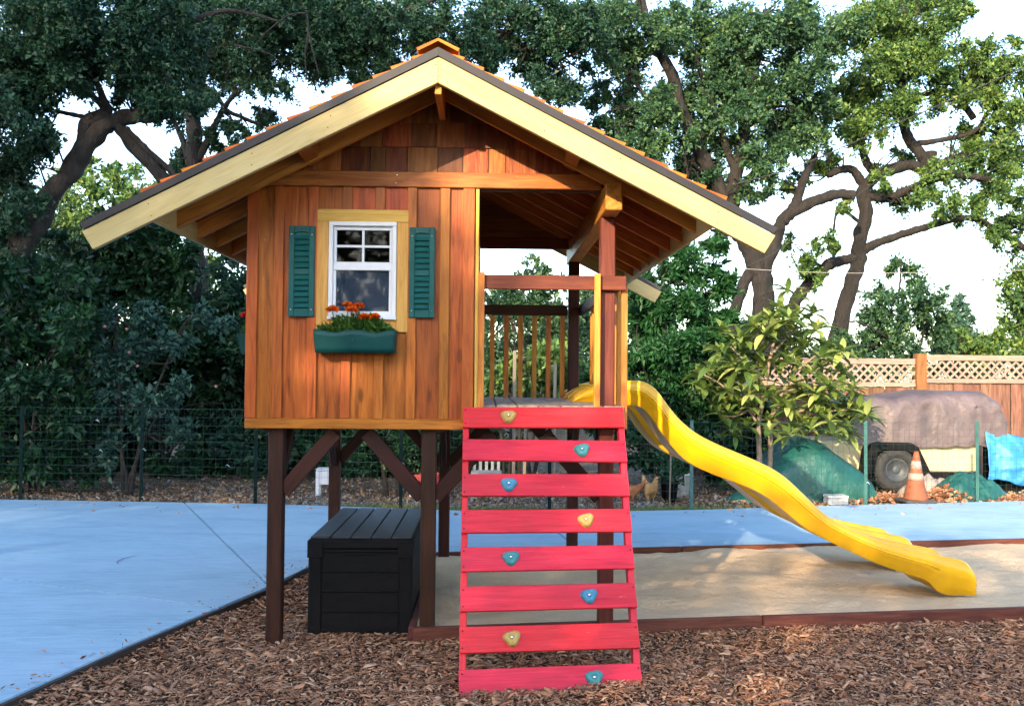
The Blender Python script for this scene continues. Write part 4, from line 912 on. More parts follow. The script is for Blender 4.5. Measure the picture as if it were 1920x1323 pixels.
# sunlit trees farther off, closing the view
far = [(-150, 60, 330, 27, 'far sunlit tree behind the left oak trunk', L_lit), (90, 270, 300, 30, 'far yellow green tree in the gap under the crooked limb', L_lit), (240, 420, 330, 28, 'far green tree just left of the roof edge', L_lit), (880, 1100, 540, 32, 'far tree beyond the deck opening', L_mid), (1080, 1300, 500, 34, 'far tree behind the cypress shrub', L_mid), (1300, 1480, 580, 33, 'far tree low behind the forked oak trunk', L_mid), (1470, 1650, 625, 35, 'far low tree between the two right oaks', L_mid), (1640, 1960, 640, 40, 'far low trees line above the lattice fence', L_mid)]
for xa, xb, ya, Y, lab, m in far:
    bl_ = blobfield(xa + 10, xb - 10, ya + 40, ya + 240, 40, 26) + [(xa + (xb - xa) * t_, ya + 30 + 40 * abs(t_ - .5) + rnd.uniform(-10, 25), 30) for t_ in (.15, .35, .5, .65, .85)]
    shrub('far_tree', lab, Y, (xa + xb) / 2, bl_, m, .3, .15, 2, 'far trees beyond the yard', 'tree', depth=1.5, sub_r=.45)

# trees of the same yard behind the viewer: they shade the foreground from the low sun
def shade_tree(label, x, y, h, r, z0, n_, sg=.3, seed=1):
    g_ = np.random.default_rng(seed)
    t = thing('shade_tree', label, 'tree', (x, y, -.2), 'trees behind the viewer')
    tube('trunk', t, [Vector((x, y, -.2)), Vector((x + .2, y, h * .4)), Vector((x, y, h * .8))], [.28, .2, .06], M_bark, 8)
    nc = int(26 * r * (h - z0)); q = g_.uniform(-1, 1, (nc, 3))
    cc = np.array([x, y, (z0 + h) / 2]) + q * np.array([r, 1.4, (h - z0) / 2])
    P_ = cc[g_.integers(0, nc, n_)] + g_.normal(size=(n_, 3)) * sg
    V_, T_ = leaf_arrays(P_, g_.normal(size=(n_, 3)), g_.uniform(.2, .34, n_), .6); o = raw_tris('crown', V_, T_, L_mid, t, W[t]); o['kind'] = 'stuff'
shade_tree('tall oak behind the viewer on the left, shading the hedge', -18.4, -9, 17, 6.6, .8, 42000)
shade_tree('oak behind the viewer shading the left half of the playhouse', -10.0, -10, 8.12, 2.3, .4, 20000, .2, 3)
shade_tree('low tree behind the viewer shading the climbing ramp', -6.0, -10, 6.35, 2.2, .2, 6000)
shade_tree('low tree behind the viewer shading the slide', -2.3, -10.5, 6.1, 2.0, .3, 4200)
shade_tree('low tree behind the viewer shading the right of the sand pit', 2.2, -11, 6.3, 2.6, .3, 1700)



# ------------------------------------------------------------------ wooden fence with lattice top
fe = thing('lattice_fence', 'weathered board fence with lattice top behind the covered trailer', 'fence', (6, 16.0, -.1))
def fy(x): return 15.95 - .004 * (x - 4)
FX0, FXP, FX1 = at(1275, 700, 16).x, at(1721, 700, 16).x, at(2060, 700, 16).x
z_top_l, z_top_r = 1.93, 2.0
for (xa, xb, zt) in ((FX0, FXP - .09, z_top_l), (FXP + .09, FX1, z_top_r)):
    x = xa; i = 0
    while x < xb - .05:
        w = (.19, .3)[i % 2] * rnd.uniform(.9, 1.1); y = fy(x) + (.0 if i % 2 else -.022); x2 = min(x + w, xb)
        slab('fence_board', fe, (x + .003, x2 - .003), (y, y + .019), (-.1, zt - .47 + rnd.uniform(-.004, .004)), M_fence, 'Z', .002); x = x2; i += 1
    y = fy(xa)
    slab('fence_rail', fe, (xa, xb), (y - .065, y - .024), (zt - .468, zt - .395), M_lath, 'X', .003); slab('fence_rail', fe, (xa, xb), (y - .06, y + .03), (zt - .055, zt), M_lath, 'X', .003)
    slab('fence_rail', fe, (xa, xb), (y - .065, y - .03), (zt - .0945, zt - .0555), M_lath, 'X', .003)
    za, zb = zt - .3945, zt - .095; h = zb - za
    for k, s in ((0, 1), (1, -1)):
        x = xa - h
        while x < xb:
            a0, a1 = max(0, (xa - x) / h), min(1, (xb - x) / h)
            if a1 - a0 > .08:
                p0, p1 = ((x + h * a0, za + h * a0), (x + h * a1, za + h * a1)) if s > 0 else ((x + h * a0, zb - h * a0), (x + h * a1, zb - h * a1))
                board('lath', fe, (p0[0], y - .046 + .009 * k, p0[1]), (p1[0], y - .046 + .009 * k, p1[1]), .036, .007, M_lath, (-(p1[1] - p0[1]), 0, p1[0] - p0[0]), 0)
            x += .14
for xp in (FX0 - .05, FXP, FX1 + .06): slab('fence_post', fe, (xp - .087, xp + .087), (fy(xp) - .09, fy(xp) + .05), (-.15, 2.015), M_fpost, 'Z', .006)

# ------------------------------------------------------------------ wire fence along the slab edge
wf = thing('wire_fence', 'green welded wire fence on steel posts along the concrete', 'fence', (0, 11.6, -.1))
fpath = [Vector((x, y + .1, 0)) for x, y in far_edge]
seg = []
for a, b_ in zip(fpath[:-1], fpath[1:]):
    m = max(1, int((b_ - a).length / .078))
    seg += [a.lerp(b_, i / m) for i in range(m)]
seg.append(fpath[-1])
def wz(x): return 1.13 if x < 0 else 1.13 - .11 * min(1, x / 3)
vs, fs = [], []
for p in seg:
    wob = Vector((rnd.uniform(-.004, .004), rnd.uniform(-.01, .01), 0)); tube_geo([p + Vector((0, 0, -.02)), p + wob + Vector((0, 0, wz(p.x)))], .0014, 3, 0, vs, fs)
for k in range(12):
    P_ = [p + Vector((0, .003, .02 + (wz(p.x) - .02) * k / 11 + .008 * pnoise(Vector((p.x * 2, k, 0))))) for p in seg[::3]]; tube_geo(P_, .0017 if k < 11 else .0022, 3, 0, vs, fs)
o = mk('wire_mesh', [v - W[wf].translation for v in vs], fs, M_wire, wf, Matrix.Translation(W[wf].translation)); o['kind'] = 'stuff'
def fence_y(x):
    for a, b_ in zip(fpath[:-1], fpath[1:]):
        if a.x <= x <= b_.x: return a.y + (b_.y - a.y) * (x - a.x) / (b_.x - a.x)
    return 12
def fx(px):
    x = at(px, 900, 12).x
    for _ in range(6): x = at(px, 900, fence_y(x)).x
    return x
M_wpost_shade = plain('shaded_green_post', (.002, .01, .01), (.004, .016, .016), 9, .8, spec=.1)  # darker copy of the green posts, shade at the left put into the colour
for px, m in ((40, M_wpost_shade), (266, M_wpost_shade), (480, M_wpost_shade), (752, M_wpost_shade), (1030, M_wpost_shade), (1296, M_wpost), (1622, M_wpost), (1831, M_wpost)):
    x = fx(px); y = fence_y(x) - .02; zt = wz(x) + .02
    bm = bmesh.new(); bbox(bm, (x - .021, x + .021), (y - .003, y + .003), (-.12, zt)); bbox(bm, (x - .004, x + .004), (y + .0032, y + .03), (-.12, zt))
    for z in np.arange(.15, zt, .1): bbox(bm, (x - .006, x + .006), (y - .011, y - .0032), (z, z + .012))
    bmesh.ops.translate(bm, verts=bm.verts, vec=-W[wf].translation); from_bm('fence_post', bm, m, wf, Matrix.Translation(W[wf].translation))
for px, py in ((180, 788), (186, 844), (267, 842), (180, 932), (265, 932), (424, 872), (752, 868), (1624, 905)):
    x = fx(px); c = at(px, py, fence_y(x) - .03); tube('wire_tie', wf, [c, c + Vector((.02, -.012, .012)), c + Vector((.035, -.01, -.008)), c + Vector((.045, 0, -.02))], .003, M_white, 5)

# ------------------------------------------------------------------ trailer under a tarp, other covered heaps
M_tbody = plain('cream_trailer_paint', (.42, .37, .21), (.52, .46, .29), 2.5, .5, .1, 20)
M_rubber = plain('tyre_rubber', (.014, .014, .016), (.03, .03, .033), 12, .8, .3, 60)
M_rim = plain('dark_steel_rim', (.03, .035, .045), (.07, .08, .09), 10, .55)
TY = 13.9
c = at(1700, 880, TY); tr = thing('trailer', 'cream utility trailer with black mudguard standing under a brown tarp', 'trailer', (c.x, TY + .7, -.05))
xa, xb = at(1520, 850, TY).x, at(1832, 850, TY).x; zb0, zb1 = at(1700, 884, TY).z, at(1700, 828, TY).z
slab('body', tr, (xa, xb), (TY, TY + 1.35), (zb0, zb1), M_tbody, 'X', .02)
slab('tongue', tr, (xa - .9, xa), (TY + .6, TY + .72), (zb0 - .02, zb0 + .06), M_rim, 'X', .008)
wc = at(1676, 878, TY - .1); wr = .315
def wheel(cx, cy):
    M = Matrix.Translation((cx, cy, wr - .04)) @ Matrix.Rotation(R(90), 4, 'X')
    prof = [(.17, -.09), (.25, -.1), (.295, -.09), (wr, -.055), (wr, .055), (.295, .09), (.25, .1), (.17, .09), (.165, .05)]
    t = lathe('wheel', tr, prof, M_rubber, M, 36)
    vs, fs = [], []
    for j in range(36):   # tread blocks
        for s in (-1, 1):
            a = 2 * math.pi * (j + (.5 if s > 0 else 0)) / 36; u = Vector((math.cos(a), math.sin(a), 0)); w_ = Vector((-u.y, u.x, 0)) * .018; z0 = s * .032
            k = len(vs); base = [u * (wr - .004) + w_ * p + Vector((0, 0, z0 + q * .024)) for p in (-1, 1) for q in (-1, 1)]
            vs += base + [b_ + u * .014 for b_ in base]; fs += [(k, k + 1, k + 3, k + 2), (k + 4, k + 5, k + 7, k + 6), (k, k + 1, k + 5, k + 4), (k + 2, k + 3, k + 7, k + 6), (k, k + 2, k + 6, k + 4), (k + 1, k + 3, k + 7, k + 5)]
    mk('tread', vs, fs, M_rubber, t, M)
    lathe('rim', t, [(.168, .06), (.165, .085), (.15, .07), (.12, .03), (.07, .035), (.06, .06), (.03, .07), (.001, .07)], M_rim, M, 28)
    for j in range(5):
        a = 2 * math.pi * j / 5; lathe('lug_nut', t, [(.011, .03), (.011, .055), (.001, .056)], M_steel, M @ Matrix.Translation((.09 * math.cos(a), .09 * math.sin(a), 0)), 6)
wheel(wc.x, TY - .13)
mg = [(1622, 885), (1628, 845), (1636, 832), (1650, 829), (1708, 830), (1722, 838), (1745, 886)]; inn = [(1728, 884), (1712, 850), (1700, 843), (1655, 842), (1645, 848), (1638, 884)]
pl = [at(x, y, TY - .26) for x, y in mg + inn]
prism('mudguard', tr, [(p.x, p.z) for p in pl], TY - .27, TY - .004, M_black, (1, 0, 0))
def tarp(name, label, mat, fn, nu=60, nv=46, loc=(0, 0, 0)):
    t = grid_mesh(name, nu, nv, fn, mat, None, Matrix.Translation(loc)); return tag(t, label, 'tarp')
def ridge(p): return 1 - 2.2 * abs(pnoise(p))
def fold(p, a, f, sd_=0): return a * (.45 * ridge(Vector((p.x * f * 1.3 + p.z * f * .8, p.y * f, p.z * f * .5 + sd_))) + .3 * ridge(p * f * 2.6 + Vector((0, sd_, 0))) + pnoise(p * f + Vector((sd_, 0, 0))) + .5 * pnoise(p * f * 2.3 + Vector((sd_, 5, 0))) + .5 * abs(pnoise(Vector((p.x * f * 1.6 + sd_, p.y * f * .5, p.z * f * .8)))))
def mt(name, c1, c2, rough=.52): return plain(name, c1, c2, 3.5, rough, .6, 2.6, rvar=.2, bdist=.1)
M_tb, M_tg, M_tbl = mt('brown_tarp_plastic', (.062, .048, .054), (.125, .096, .1)), mt('green_tarp_plastic', (.004, .055, .05), (.008, .088, .076), .5), mt('blue_tarp_plastic', (.02, .17, .5), (.05, .27, .66))
X0, X1 = at(1592, 800, TY).x, at(1880, 800, TY).x; zs0 = zb1 - .06
ztop = [at(x, y, TY + .1).z for x, y in ((1592, 756), (1602, 741), (1640, 743), (1665, 746), (1700, 739), (1760, 734), (1838, 735), (1862, 752), (1880, 800))]
xt = [at(x, 740, TY + .1).x for x in (1592, 1602, 1640, 1665, 1700, 1760, 1838, 1862, 1880)]
def brown(u, v):
    x = X0 + (X1 - X0) * u; zt = float(np.interp(x, xt, ztop)); a = math.pi * v; y = TY + .68 - .78 * math.copysign(abs(math.cos(a)) ** .3, math.cos(a)); h = math.sin(a) ** .17
    z = zs0 + (zt - zs0) * h; p = Vector((x, y, z)); d = fold(p, .03, 1.9, 3)
    return Vector((x + .02 * pnoise(p * 4), y - d * (1 if v < .5 else -1) - .03, z + d * .5 - (0.05 * pnoise(Vector((x * 4, v * 3, 1))) if v < .04 else 0)))
tarp('brown_tarp', 'brown plastic tarp draped over the trailer', M_tb, brown, 130, 90, (6, TY + .7, zs0))
G0, G1 = at(1395, 880, 13.2).x, at(1612, 880, 13.2).x
gt = [(1395, 905), (1420, 872), (1450, 842), (1480, 820), (1500, 816), (1530, 828), (1560, 850), (1590, 872), (1606, 890), (1614, 915)]
gx, gz = [at(x, y, 13.2).x for x, y in gt], [at(x, y, 13.2).z for x, y in gt]
def green(u, v):
    x = G0 + (G1 - G0) * u; zt = max(float(np.interp(x, gx, gz)), .02); a = math.pi * v; y = 13.2 - .65 * math.cos(a); h = math.sin(a) ** .5
    z = -.04 + (zt + .04) * h; p = Vector((x, y, z)); d = fold(p, .03, 1.6, 11); return Vector((x, y - d * math.cos(a), z + d * .6 * h))
tarp('green_tarp', 'dark green tarp over a heap left of the trailer wheel', M_tg, green, 110, 70, ((G0 + G1) / 2, 13.2, 0))
def heap(cx, cy, rx, ry, h, seed, amp, fq):
    def fn(u, v):
        a = 2 * math.pi * u; r = 1 - v; e = 1 + .25 * pnoise(Vector((math.cos(a) * 1.5, math.sin(a) * 1.5, seed)))
        x, y = cx + rx * r * e * math.cos(a), cy + ry * r * e * math.sin(a); z = -.04 + h * (1 - r ** 2.0) ; p = Vector((x, y, z))
        return Vector((x, y, z + fold(p, amp, fq, seed) * (1 - r ** 4)))
    return fn
c = at(1815, 900, 12.9); tarp('green_tarp', 'crumpled green tarp lying on the ground right of the traffic cone', M_tg, heap(c.x, 12.95, .62, .45, .24, 2.0, .11, 3.5), 90, 40, (c.x, 12.95, 0))
c = at(1405, 918, 12.8); tarp('green_tarp', 'flat strip of green tarp on the ground behind the slide', M_tg, heap(c.x - .05, 12.6, .42, .3, .06, 5.0, .05, 4), 40, 18, (c.x, 12.6, 0))
c = at(1755, 905, 13.1); M_gt = mt('grey_tarp_plastic', (.2, .17, .15), (.32, .28, .25), .5); tarp('grey_tarp', 'greyish crumpled sheet beside the trailer wheel', M_gt, heap(c.x, 13.25, .42, .3, .22, 7.0, .09, 4), 40, 20, (c.x, 13.25, 0))
c = at(1905, 870, 13.7)
def blue(u, v):
    x = c.x - .42 + 1.0 * u - .02 * v * (1 - u); zt = .92 - .3 * u; zb = .08 + .1 * math.sin(u * 8.0) * (1 - u) + .05 * u
    if v < .3: y, z = 14.3 - 1.6 * v, zt - .25 * v * v
    else: k = (v - .3) / .7; y, z = 13.82 - .18 * math.sin(k * 2.2), zt - .02 + (zb - zt) * k
    p = Vector((x, y, z)); return Vector((x, y - fold(p, .055, 2.4, 21), z + fold(p, .03, 2.4, 31)))
bt = tarp('blue_tarp', 'bright blue tarp hanging at the right edge of the photo', M_tbl, blue, 80, 60, (7.4, 13.5, .3)); so = bt.modifiers.new('thick', 'SOLIDIFY'); so.thickness = .004
# what the blue tarp hangs over: a dark bin behind the trailer
c = at(1905, 870, 14.1); bn = thing('storage_bin', 'dark bin under the blue tarp at the right edge', 'bin', (c.x, 14.1, -.05)); slab('body', bn, (c.x - .3, c.x + .5), (13.85, 14.5), (-.05, .66), M_black, 'X', .02); slab('rim', bn, (c.x - .33, c.x + .53), (13.82, 14.53), (.6605, .7005), M_black, 'X', .01)

# ------------------------------------------------------------------ small things in the yard
M_cone = plain('faded_orange_plastic', (.15, .045, .018), (.26, .08, .03), 6, .7, .2, 30); M_band = plain('worn_white_band', (.26, .17, .14), (.36, .28, .24), 7, .7); M_cbase = plain('dirty_black_rubber', (.03, .028, .03), (.07, .065, .068), 9, .85)
cc = atz(1716, 940, 0.0); cn = thing('traffic_cone', 'faded orange traffic cone with white bands on the concrete edge', 'traffic cone', cc)
slab('base', cn, (cc.x - .2, cc.x + .2), (cc.y - .2, cc.y + .2), (.002, .035), M_cbase, 'X', .012)
def cr(z): return .148 - (.148 - .028) * (z - .035) / .61
Mc = Matrix.Translation((cc.x, cc.y, 0)) @ Matrix.Rotation(R(1.5), 4, 'Y')
lathe('cone_body', cn, [(.165, .035), (cr(.05), .055), (cr(.3), .3), (cr(.5), .5), (.03, .64), (.022, .648), (.004, .65)], M_cone, Mc, 28)
for z0, z1 in ((.285, .37), (.425, .525)): lathe('white_band', cn, [(cr(z0) + .0025, z0), (cr(z1) + .0025, z1)], M_band, Mc, 28)
# white ball-like stone, cooler, bucket, stool, crate, chair, pots
M_dwhite = plain('dirty_white', (.5, .47, .43), (.68, .65, .6), 8, .6, .2, 20); M_redp = plain('red_plastic', (.16, .006, .012), (.25, .01, .018), 8, .5); M_gw = plain('grey_white_plastic', (.16, .17, .19), (.22, .23, .25), 8, .6)
c = atz(1803, 936, 0); lathe('ball', None, [(.002, -.1), (.05, -.086), (.087, -.05), (.1, 0), (.087, .05), (.05, .086), (.002, .1)], M_dwhite, Matrix.Translation((c.x, c.y + .25, .08)), 20); tag(bpy.context.scene.objects['ball'], 'scuffed white ball lying in the dry leaves by the fence', 'ball')
c = at(1567, 928, 12.35); cl = thing('food_box', 'small white plastic box lying by the green tarp', 'box', (c.x, 12.35, -.05)); slab('body', cl, (c.x - .13, c.x + .13), (12.25, 12.45), (-.05, .035), M_dwhite, 'X', .012); slab('lid', cl, (c.x - .135, c.x + .135), (12.245, 12.455), (.0365, .075), M_dwhite, 'X', .014)
c = at(611, 882, 12.9); so_ = thing('stool', 'small white plastic stool seen between the left playhouse posts', 'stool', (c.x, 12.9, -.06)); slab('seat', so_, (c.x - .12, c.x + .12), (12.8, 13.02), (.3, .33), M_white, 'X', .01)
for x in (c.x - .095, c.x + .095):
    for y in (12.83, 12.99): slab('leg', so_, (x - .024, x + .024), (y - .02, y + .02), (-.06, .2995), M_white, 'Z', .006)
slab('side_panel', so_, (c.x - .07, c.x + .07), (12.815, 12.835), (.12, .2995), M_white, 'X', .004)
c = at(800, 888, 13.0); cb_ = thing('planter_crate', 'red crate with white feet seen behind the front middle post', 'crate', (c.x, 13, -.06))
slab('base', cb_, (c.x - .2, c.x + .2), (12.9, 13.2), (.03, .055), M_redp, 'X', .005)
for k in range(2): slab('front_plank', cb_, (c.x - .2, c.x + .2), (12.885, 12.9), (.056 + k * .1, .15 + k * .1), M_redp, 'X', .004); slab('back_plank', cb_, (c.x - .2, c.x + .2), (13.2, 13.215), (.056 + k * .1, .15 + k * .1), M_redp, 'X', .004)
for x in (c.x - .216, c.x + .2): slab('end_panel', cb_, (x, x + .016), (12.885, 13.215), (.04, .255), M_redp, 'Y', .004); slab('foot', cb_, (x - .004, x + .02), (12.88, 13.22), (-.06, .0395), M_white, 'Y', .004)
c = at(912, 890, 12.6); hc = thing('garden_chair', 'white plastic chair seen between the upper red slats', 'chair', (c.x, 12.6, -.06)); slab('seat', hc, (c.x - .2, c.x + .2), (12.4, 12.8), (.3, .325), M_gw, 'X', .01)
for x in (c.x - .185, c.x + .185):
    for y in (12.42, 12.78): slab('leg', hc, (x - .018, x + .018), (y - .018, y + .018), (-.06, .2995), M_gw, 'Z', .005)
for k in range(5): x = c.x - .16 + .08 * k; slab('back_slat', hc, (x - .02, x + .02), (12.765, 12.785), (.3255, .63), M_gw, 'Z', .004)
slab('top_rail', hc, (c.x - .2, c.x + .2), (12.76, 12.79), (.6305, .68), M_gw, 'X', .008)
c = at(1255, 905, 12.5); ptt = thing('plant_pot', 'black nursery pot with a small plant behind the wire fence', 'plant pot', (c.x, 12.5, -.07))
lathe('pot', ptt, [(.09, -.07), (.115, .2), (.125, .2), (.125, .23), (.11, .23), (.108, .19), (.002, .18)], M_black, Matrix.Translation((c.x, 12.5, 0)), 20)
n_ = 240; P_ = np.array([c.x, 12.5, .2]) + rng.normal(size=(n_, 3)) * np.array([.06, .06, .08]) + np.array([0, 0, .12]); V_, T_ = leaf_arrays(P_, rng.normal(size=(n_, 3)) + np.array([0, 0, .6]), rng.uniform(.05, .1, n_), .45); o = raw_tris('foliage', V_, T_, L_hedge, ptt, W[ptt]); o['kind'] = 'stuff'
c = at(1272, 880, 13.0); lathe('bucket', None, [(.1, -.07), (.13, .26), (.138, .26), (.138, .275), (.122, .275), (.1, -.02), (.002, -.02)], M_white, Matrix.Translation((c.x + .04, 13.0, 0)), 22); tag(bpy.context.scene.objects['bucket'], 'white bucket beside the black nursery pot', 'bucket')
for lab, px, yt, yb, Y in (('thin wooden stake beside the black nursery pot', 1258, 838, 936, 12.0), ('tall weathered stake seen left through the deck railing', 965, 657, 960, 12.6), ('tall weathered stake seen right through the deck railing', 1041, 680, 960, 12.6), ('pale leaning stake among the lower slats of the red ramp', 985, 800, 960, 13.2)):
    a, b_ = at(px, yt, Y), at(px - 3, yb, Y); b_.z = -.15; w = .02 if px == 1258 else .042
    s_ = thing('garden_stake', lab, 'stake', b_, 'stakes in the garden bed'); board('stake', s_, b_, a, w, .022, M_stake, (1, 0, 0), .003)
    s_.children[0].name = 'shaft'
# hens scratching behind the fence
def hen(label, px, py, Y, ang, col, sc_=1):
    c = at(px, py, Y); M = Matrix.Translation((c.x, Y, -.055)) @ Matrix.Rotation(ang, 4, 'Z') @ Matrix.Scale(sc_, 4)
    J = [((0, 0, .2), .085), ((.09, 0, .22), .07), ((.14, 0, .29), .036), ((.16, 0, .35), .03), ((.185, 0, .365), .022), ((.215, 0, .36), .006), ((-.1, 0, .23), .062), ((-.17, 0, .3), .034), ((-.2, 0, .37), .012), ((.01, .05, .12), .035), ((.0, .05, .06), .011), ((.005, .05, .012), .009), ((.05, .05, .006), .006), ((.01, -.05, .12), .035), ((.03, -.05, .06), .011), ((.025, -.05, .012), .009), ((.07, -.05, .006), .006)]
    E_ = [(0, 1), (1, 2), (2, 3), (3, 4), (4, 5), (0, 6), (6, 7), (7, 8), (0, 9), (9, 10), (10, 11), (11, 12), (0, 13), (13, 14), (14, 15), (15, 16)]
    me = bpy.data.meshes.new('hen_body'); me.from_pydata([j[0] for j in J], E_, []); me.materials.append(col)
    root = link('hen', None, None, M); tag(root, label, 'hen', 'hens behind the wire fence')
    o = link('body', me, root, M); sk = o.modifiers.new('skin', 'SKIN'); sb = o.modifiers.new('sub', 'SUBSURF'); sb.levels = sb.render_levels = 2
    for v, j in zip(me.skin_vertices[0].data, J): v.radius = (j[1], j[1] * .95)
    me.skin_vertices[0].data[0].use_root = True; sk.use_smooth_shade = True
    vs = [(.155, y, z) for y in (-.004, .004) for z in (.378,)] + [(.165, 0, .405), (.175, 0, .388), (.185, 0, .41), (.195, 0, .38), (.2, .003, .372), (.2, -.003, .372)]
    mk('comb', vs, [(0, 2, 3), (3, 4, 5), (0, 3, 5, 7), (1, 3, 2), (1, 6, 5, 3), (0, 1, 6, 7)], M_redp, root, M)
M_h1 = plain('brown_feathers', (.2, .06, .02), (.36, .13, .045), 14, .8, .6, 50); M_h2 = plain('tan_feathers', (.32, .17, .06), (.5, .3, .12), 14, .8, .6, 50)
hen('brown hen pecking behind the fence right of the red ramp', 1186, 890, 12.4, R(185), M_h1, .85); hen('tan hen standing beside the brown hen behind the fence', 1219, 890, 12.4, R(-70), M_h2, .95)

# ------------------------------------------------------------------ loquat tree in front of the trailer
lq = thing('loquat_tree', 'young loquat tree with long drooping leaves behind the slide', 'tree', at(1435, 900, 12.75) * 1.0)
lq_limbs = [([(1420, 925), (1424, 860), (1422, 800), (1432, 740), (1440, 690), (1455, 620), (1460, 575)], 6.5, 2.5), ([(1440, 925), (1444, 860), (1446, 790), (1470, 730), (1500, 690), (1540, 660)], 6, 2), ([(1424, 800), (1390, 750), (1350, 720), (1315, 700)], 3, 1.5), ([(1446, 790), (1500, 770), (1560, 770), (1620, 765)], 3, 1.5), ([(1436, 720), (1400, 680), (1370, 650)], 3, 1.5), ([(1450, 660), (1490, 620), (1520, 610)], 3, 1.5), ([(1470, 735), (1540, 720), (1590, 715)], 3, 1.5), ([(1430, 750), (1380, 780), (1345, 775)], 3, 1.5)]
for i, (p, r0, r1) in enumerate(lq_limbs): limb('trunk' if i < 1 else 'limb', lq, p, 12.75, r0, r1, M_stem, 7)
tips = [(1460, 580), (1440, 600), (1480, 600), (1500, 590), (1420, 615), (1400, 640), (1370, 635), (1355, 660), (1330, 690), (1310, 700), (1345, 715), (1320, 730), (1380, 690), (1420, 660), (1455, 640), (1495, 635), (1530, 620), (1545, 650), (1500, 670), (1460, 690), (1410, 720), (1375, 740), (1345, 770), (1370, 790), (1410, 765), (1450, 740), (1490, 720), (1540, 690), (1570, 670), (1580, 700), (1595, 730), (1560, 730), (1520, 755), (1480, 770), (1440, 790), (1540, 780), (1580, 770), (1610, 765), (1600, 745), (1625, 780), (1570, 800), (1510, 800), (1400, 800), (1390, 660), (1475, 655), (1520, 700), (1430, 690), (1350, 745), (1530, 740), (1500, 560), (1560, 815), (1545, 805), (1590, 812), (1490, 800), (1470, 610), (1440, 640), (1510, 650), (1555, 660), (1405, 740), (1465, 760), (1430, 735), (1505, 735), (1550, 760), (1395, 705), (1365, 705)]
tips += [(x + rnd.uniform(-26, 26), y + rnd.uniform(-20, 20)) for x, y in tips[::1]]
# one curved folded leaf, shared by all
def leaf_master():
    nS = 6; vs, fs = [], []
    for i in range(nS + 1):
        t = i / nS; w = .185 * math.sin(math.pi * min(t * .93 + .05, 1)) ** .8 * (1.15 - .3 * t); d = -.42 * t * t
        vs += [(t, -w, d + .05 * (w / .16)), (t, 0, d), (t, w, d + .05 * (w / .16))]
    for i in range(nS):
        for j in range(2): a = i * 3 + j; fs.append([a, a + 1, a + 4, a + 3])
    return vs, fs
lv, lf = leaf_master()
def leafone(name, cols, trans):
    m = leafmat(name, cols, trans, .4, .5); nt = m.node_tree
    oi = nt.nodes.new('ShaderNodeObjectInfo'); r = [n for n in nt.nodes if n.type == 'VALTORGB'][0]; nt.links.new(oi.outputs['Random'], r.inputs[0]); return m
M_lo = leafone('loquat_leaf_single', [(.05, .1, .022), (.12, .19, .042), (.21, .28, .07), (.36, .4, .13)], .3)
lme = bpy.data.meshes.new('leaf'); lme.from_pydata(lv, [], lf); lme.materials.append(M_lo); lme.polygons.foreach_set('use_smooth', [True] * len(lme.polygons))
rest_v, rest_f = [], []; single = []
for px, py in tips:
    Yt = 12.75 + rnd.uniform(-.55, .55); c = at(px, py, Yt); nl = rnd.randint(9, 13); a0 = rnd.uniform(0, 6.28); tilt = Vector((rnd.uniform(-.4, .4), rnd.uniform(-.4, .3), 1)).normalized()
    for k in range(nl):
        a = a0 + k * 2.399; el = R(75 - 95 * (k / nl)) + rnd.uniform(-.15, .15); d = Vector((math.cos(a) * math.cos(el), math.sin(a) * math.cos(el), math.sin(el)))
        d = tilt.to_track_quat('Z', 'Y') @ d; L_ = rnd.uniform(.18, .28) * (.6 if k < 2 else 1)
        Mx = frame(c + d * .015, d, d.cross(Vector((0, 0, 1))) if abs(d.z) < .98 else (1, 0, 0)) @ Matrix.Rotation(math.pi + rnd.uniform(-.3, .3), 4, 'X')
        z_ = Mx.to_3x3() @ Vector((0, 0, 1))
        if z_.z < 0: Mx = Mx @ Matrix.Rotation(math.pi, 4, 'X')
        single.append((Yt, Mx @ Matrix.Scale(L_, 4)))
single.sort(key=lambda q: q[0])
for i, (yy, Mx) in enumerate(single):
    if i < 290: link('leaf', lme, lq, Mx)
    else:
        k = len(rest_v); rest_v += [W[lq].inverted() @ (Mx @ Vector(v)) for v in lv]; rest_f += [[q + k for q in f] for f in lf]
o = mk('foliage', rest_v, rest_f, L_loq, lq, W[lq], True); o['kind'] = 'stuff'

# ------------------------------------------------------------------ overhead cables
M_cab = plain('black_cable', (.012, .012, .013), (.02, .02, .022), 5, .6); M_cab2 = plain('pale_cable', (.3, .3, .3), (.4, .4, .4), 5, .5)
for lab, pts, Y, r, m in (('thick dark overhead cable rising to the upper right', [(1380, 345), (1500, 310), (1650, 245), (1800, 180), (1990, 95)], 17, .011, M_cab), ('thin dark overhead cable crossing the right oak crown', [(1690, 340), (1800, 300), (1990, 200)], 17, .007, M_cab), ('lowest dark overhead cable across the right oak', [(1740, 390), (1840, 330), (1990, 260)], 17.2, .006, M_cab), ('thin pale cable running level between the oaks', [(1330, 500), (1600, 512), (1990, 505)], 17.5, .0045, M_cab2), ('dark cable beside the roof corner', [(1360, 515), (1420, 490), (1480, 455), (1700, 300)], 17.5, .006, M_cab)):
    C_ = catmull([at(x, y, Y) for x, y in pts], 8); t = tube('overhead_cable', None, [p - C_[0] for p in C_], r, m, 5, 0, Matrix.Translation((0, 0, 0))); t.matrix_basis = Matrix.Translation(C_[0]); tag(t, lab, 'cable', 'overhead cables')

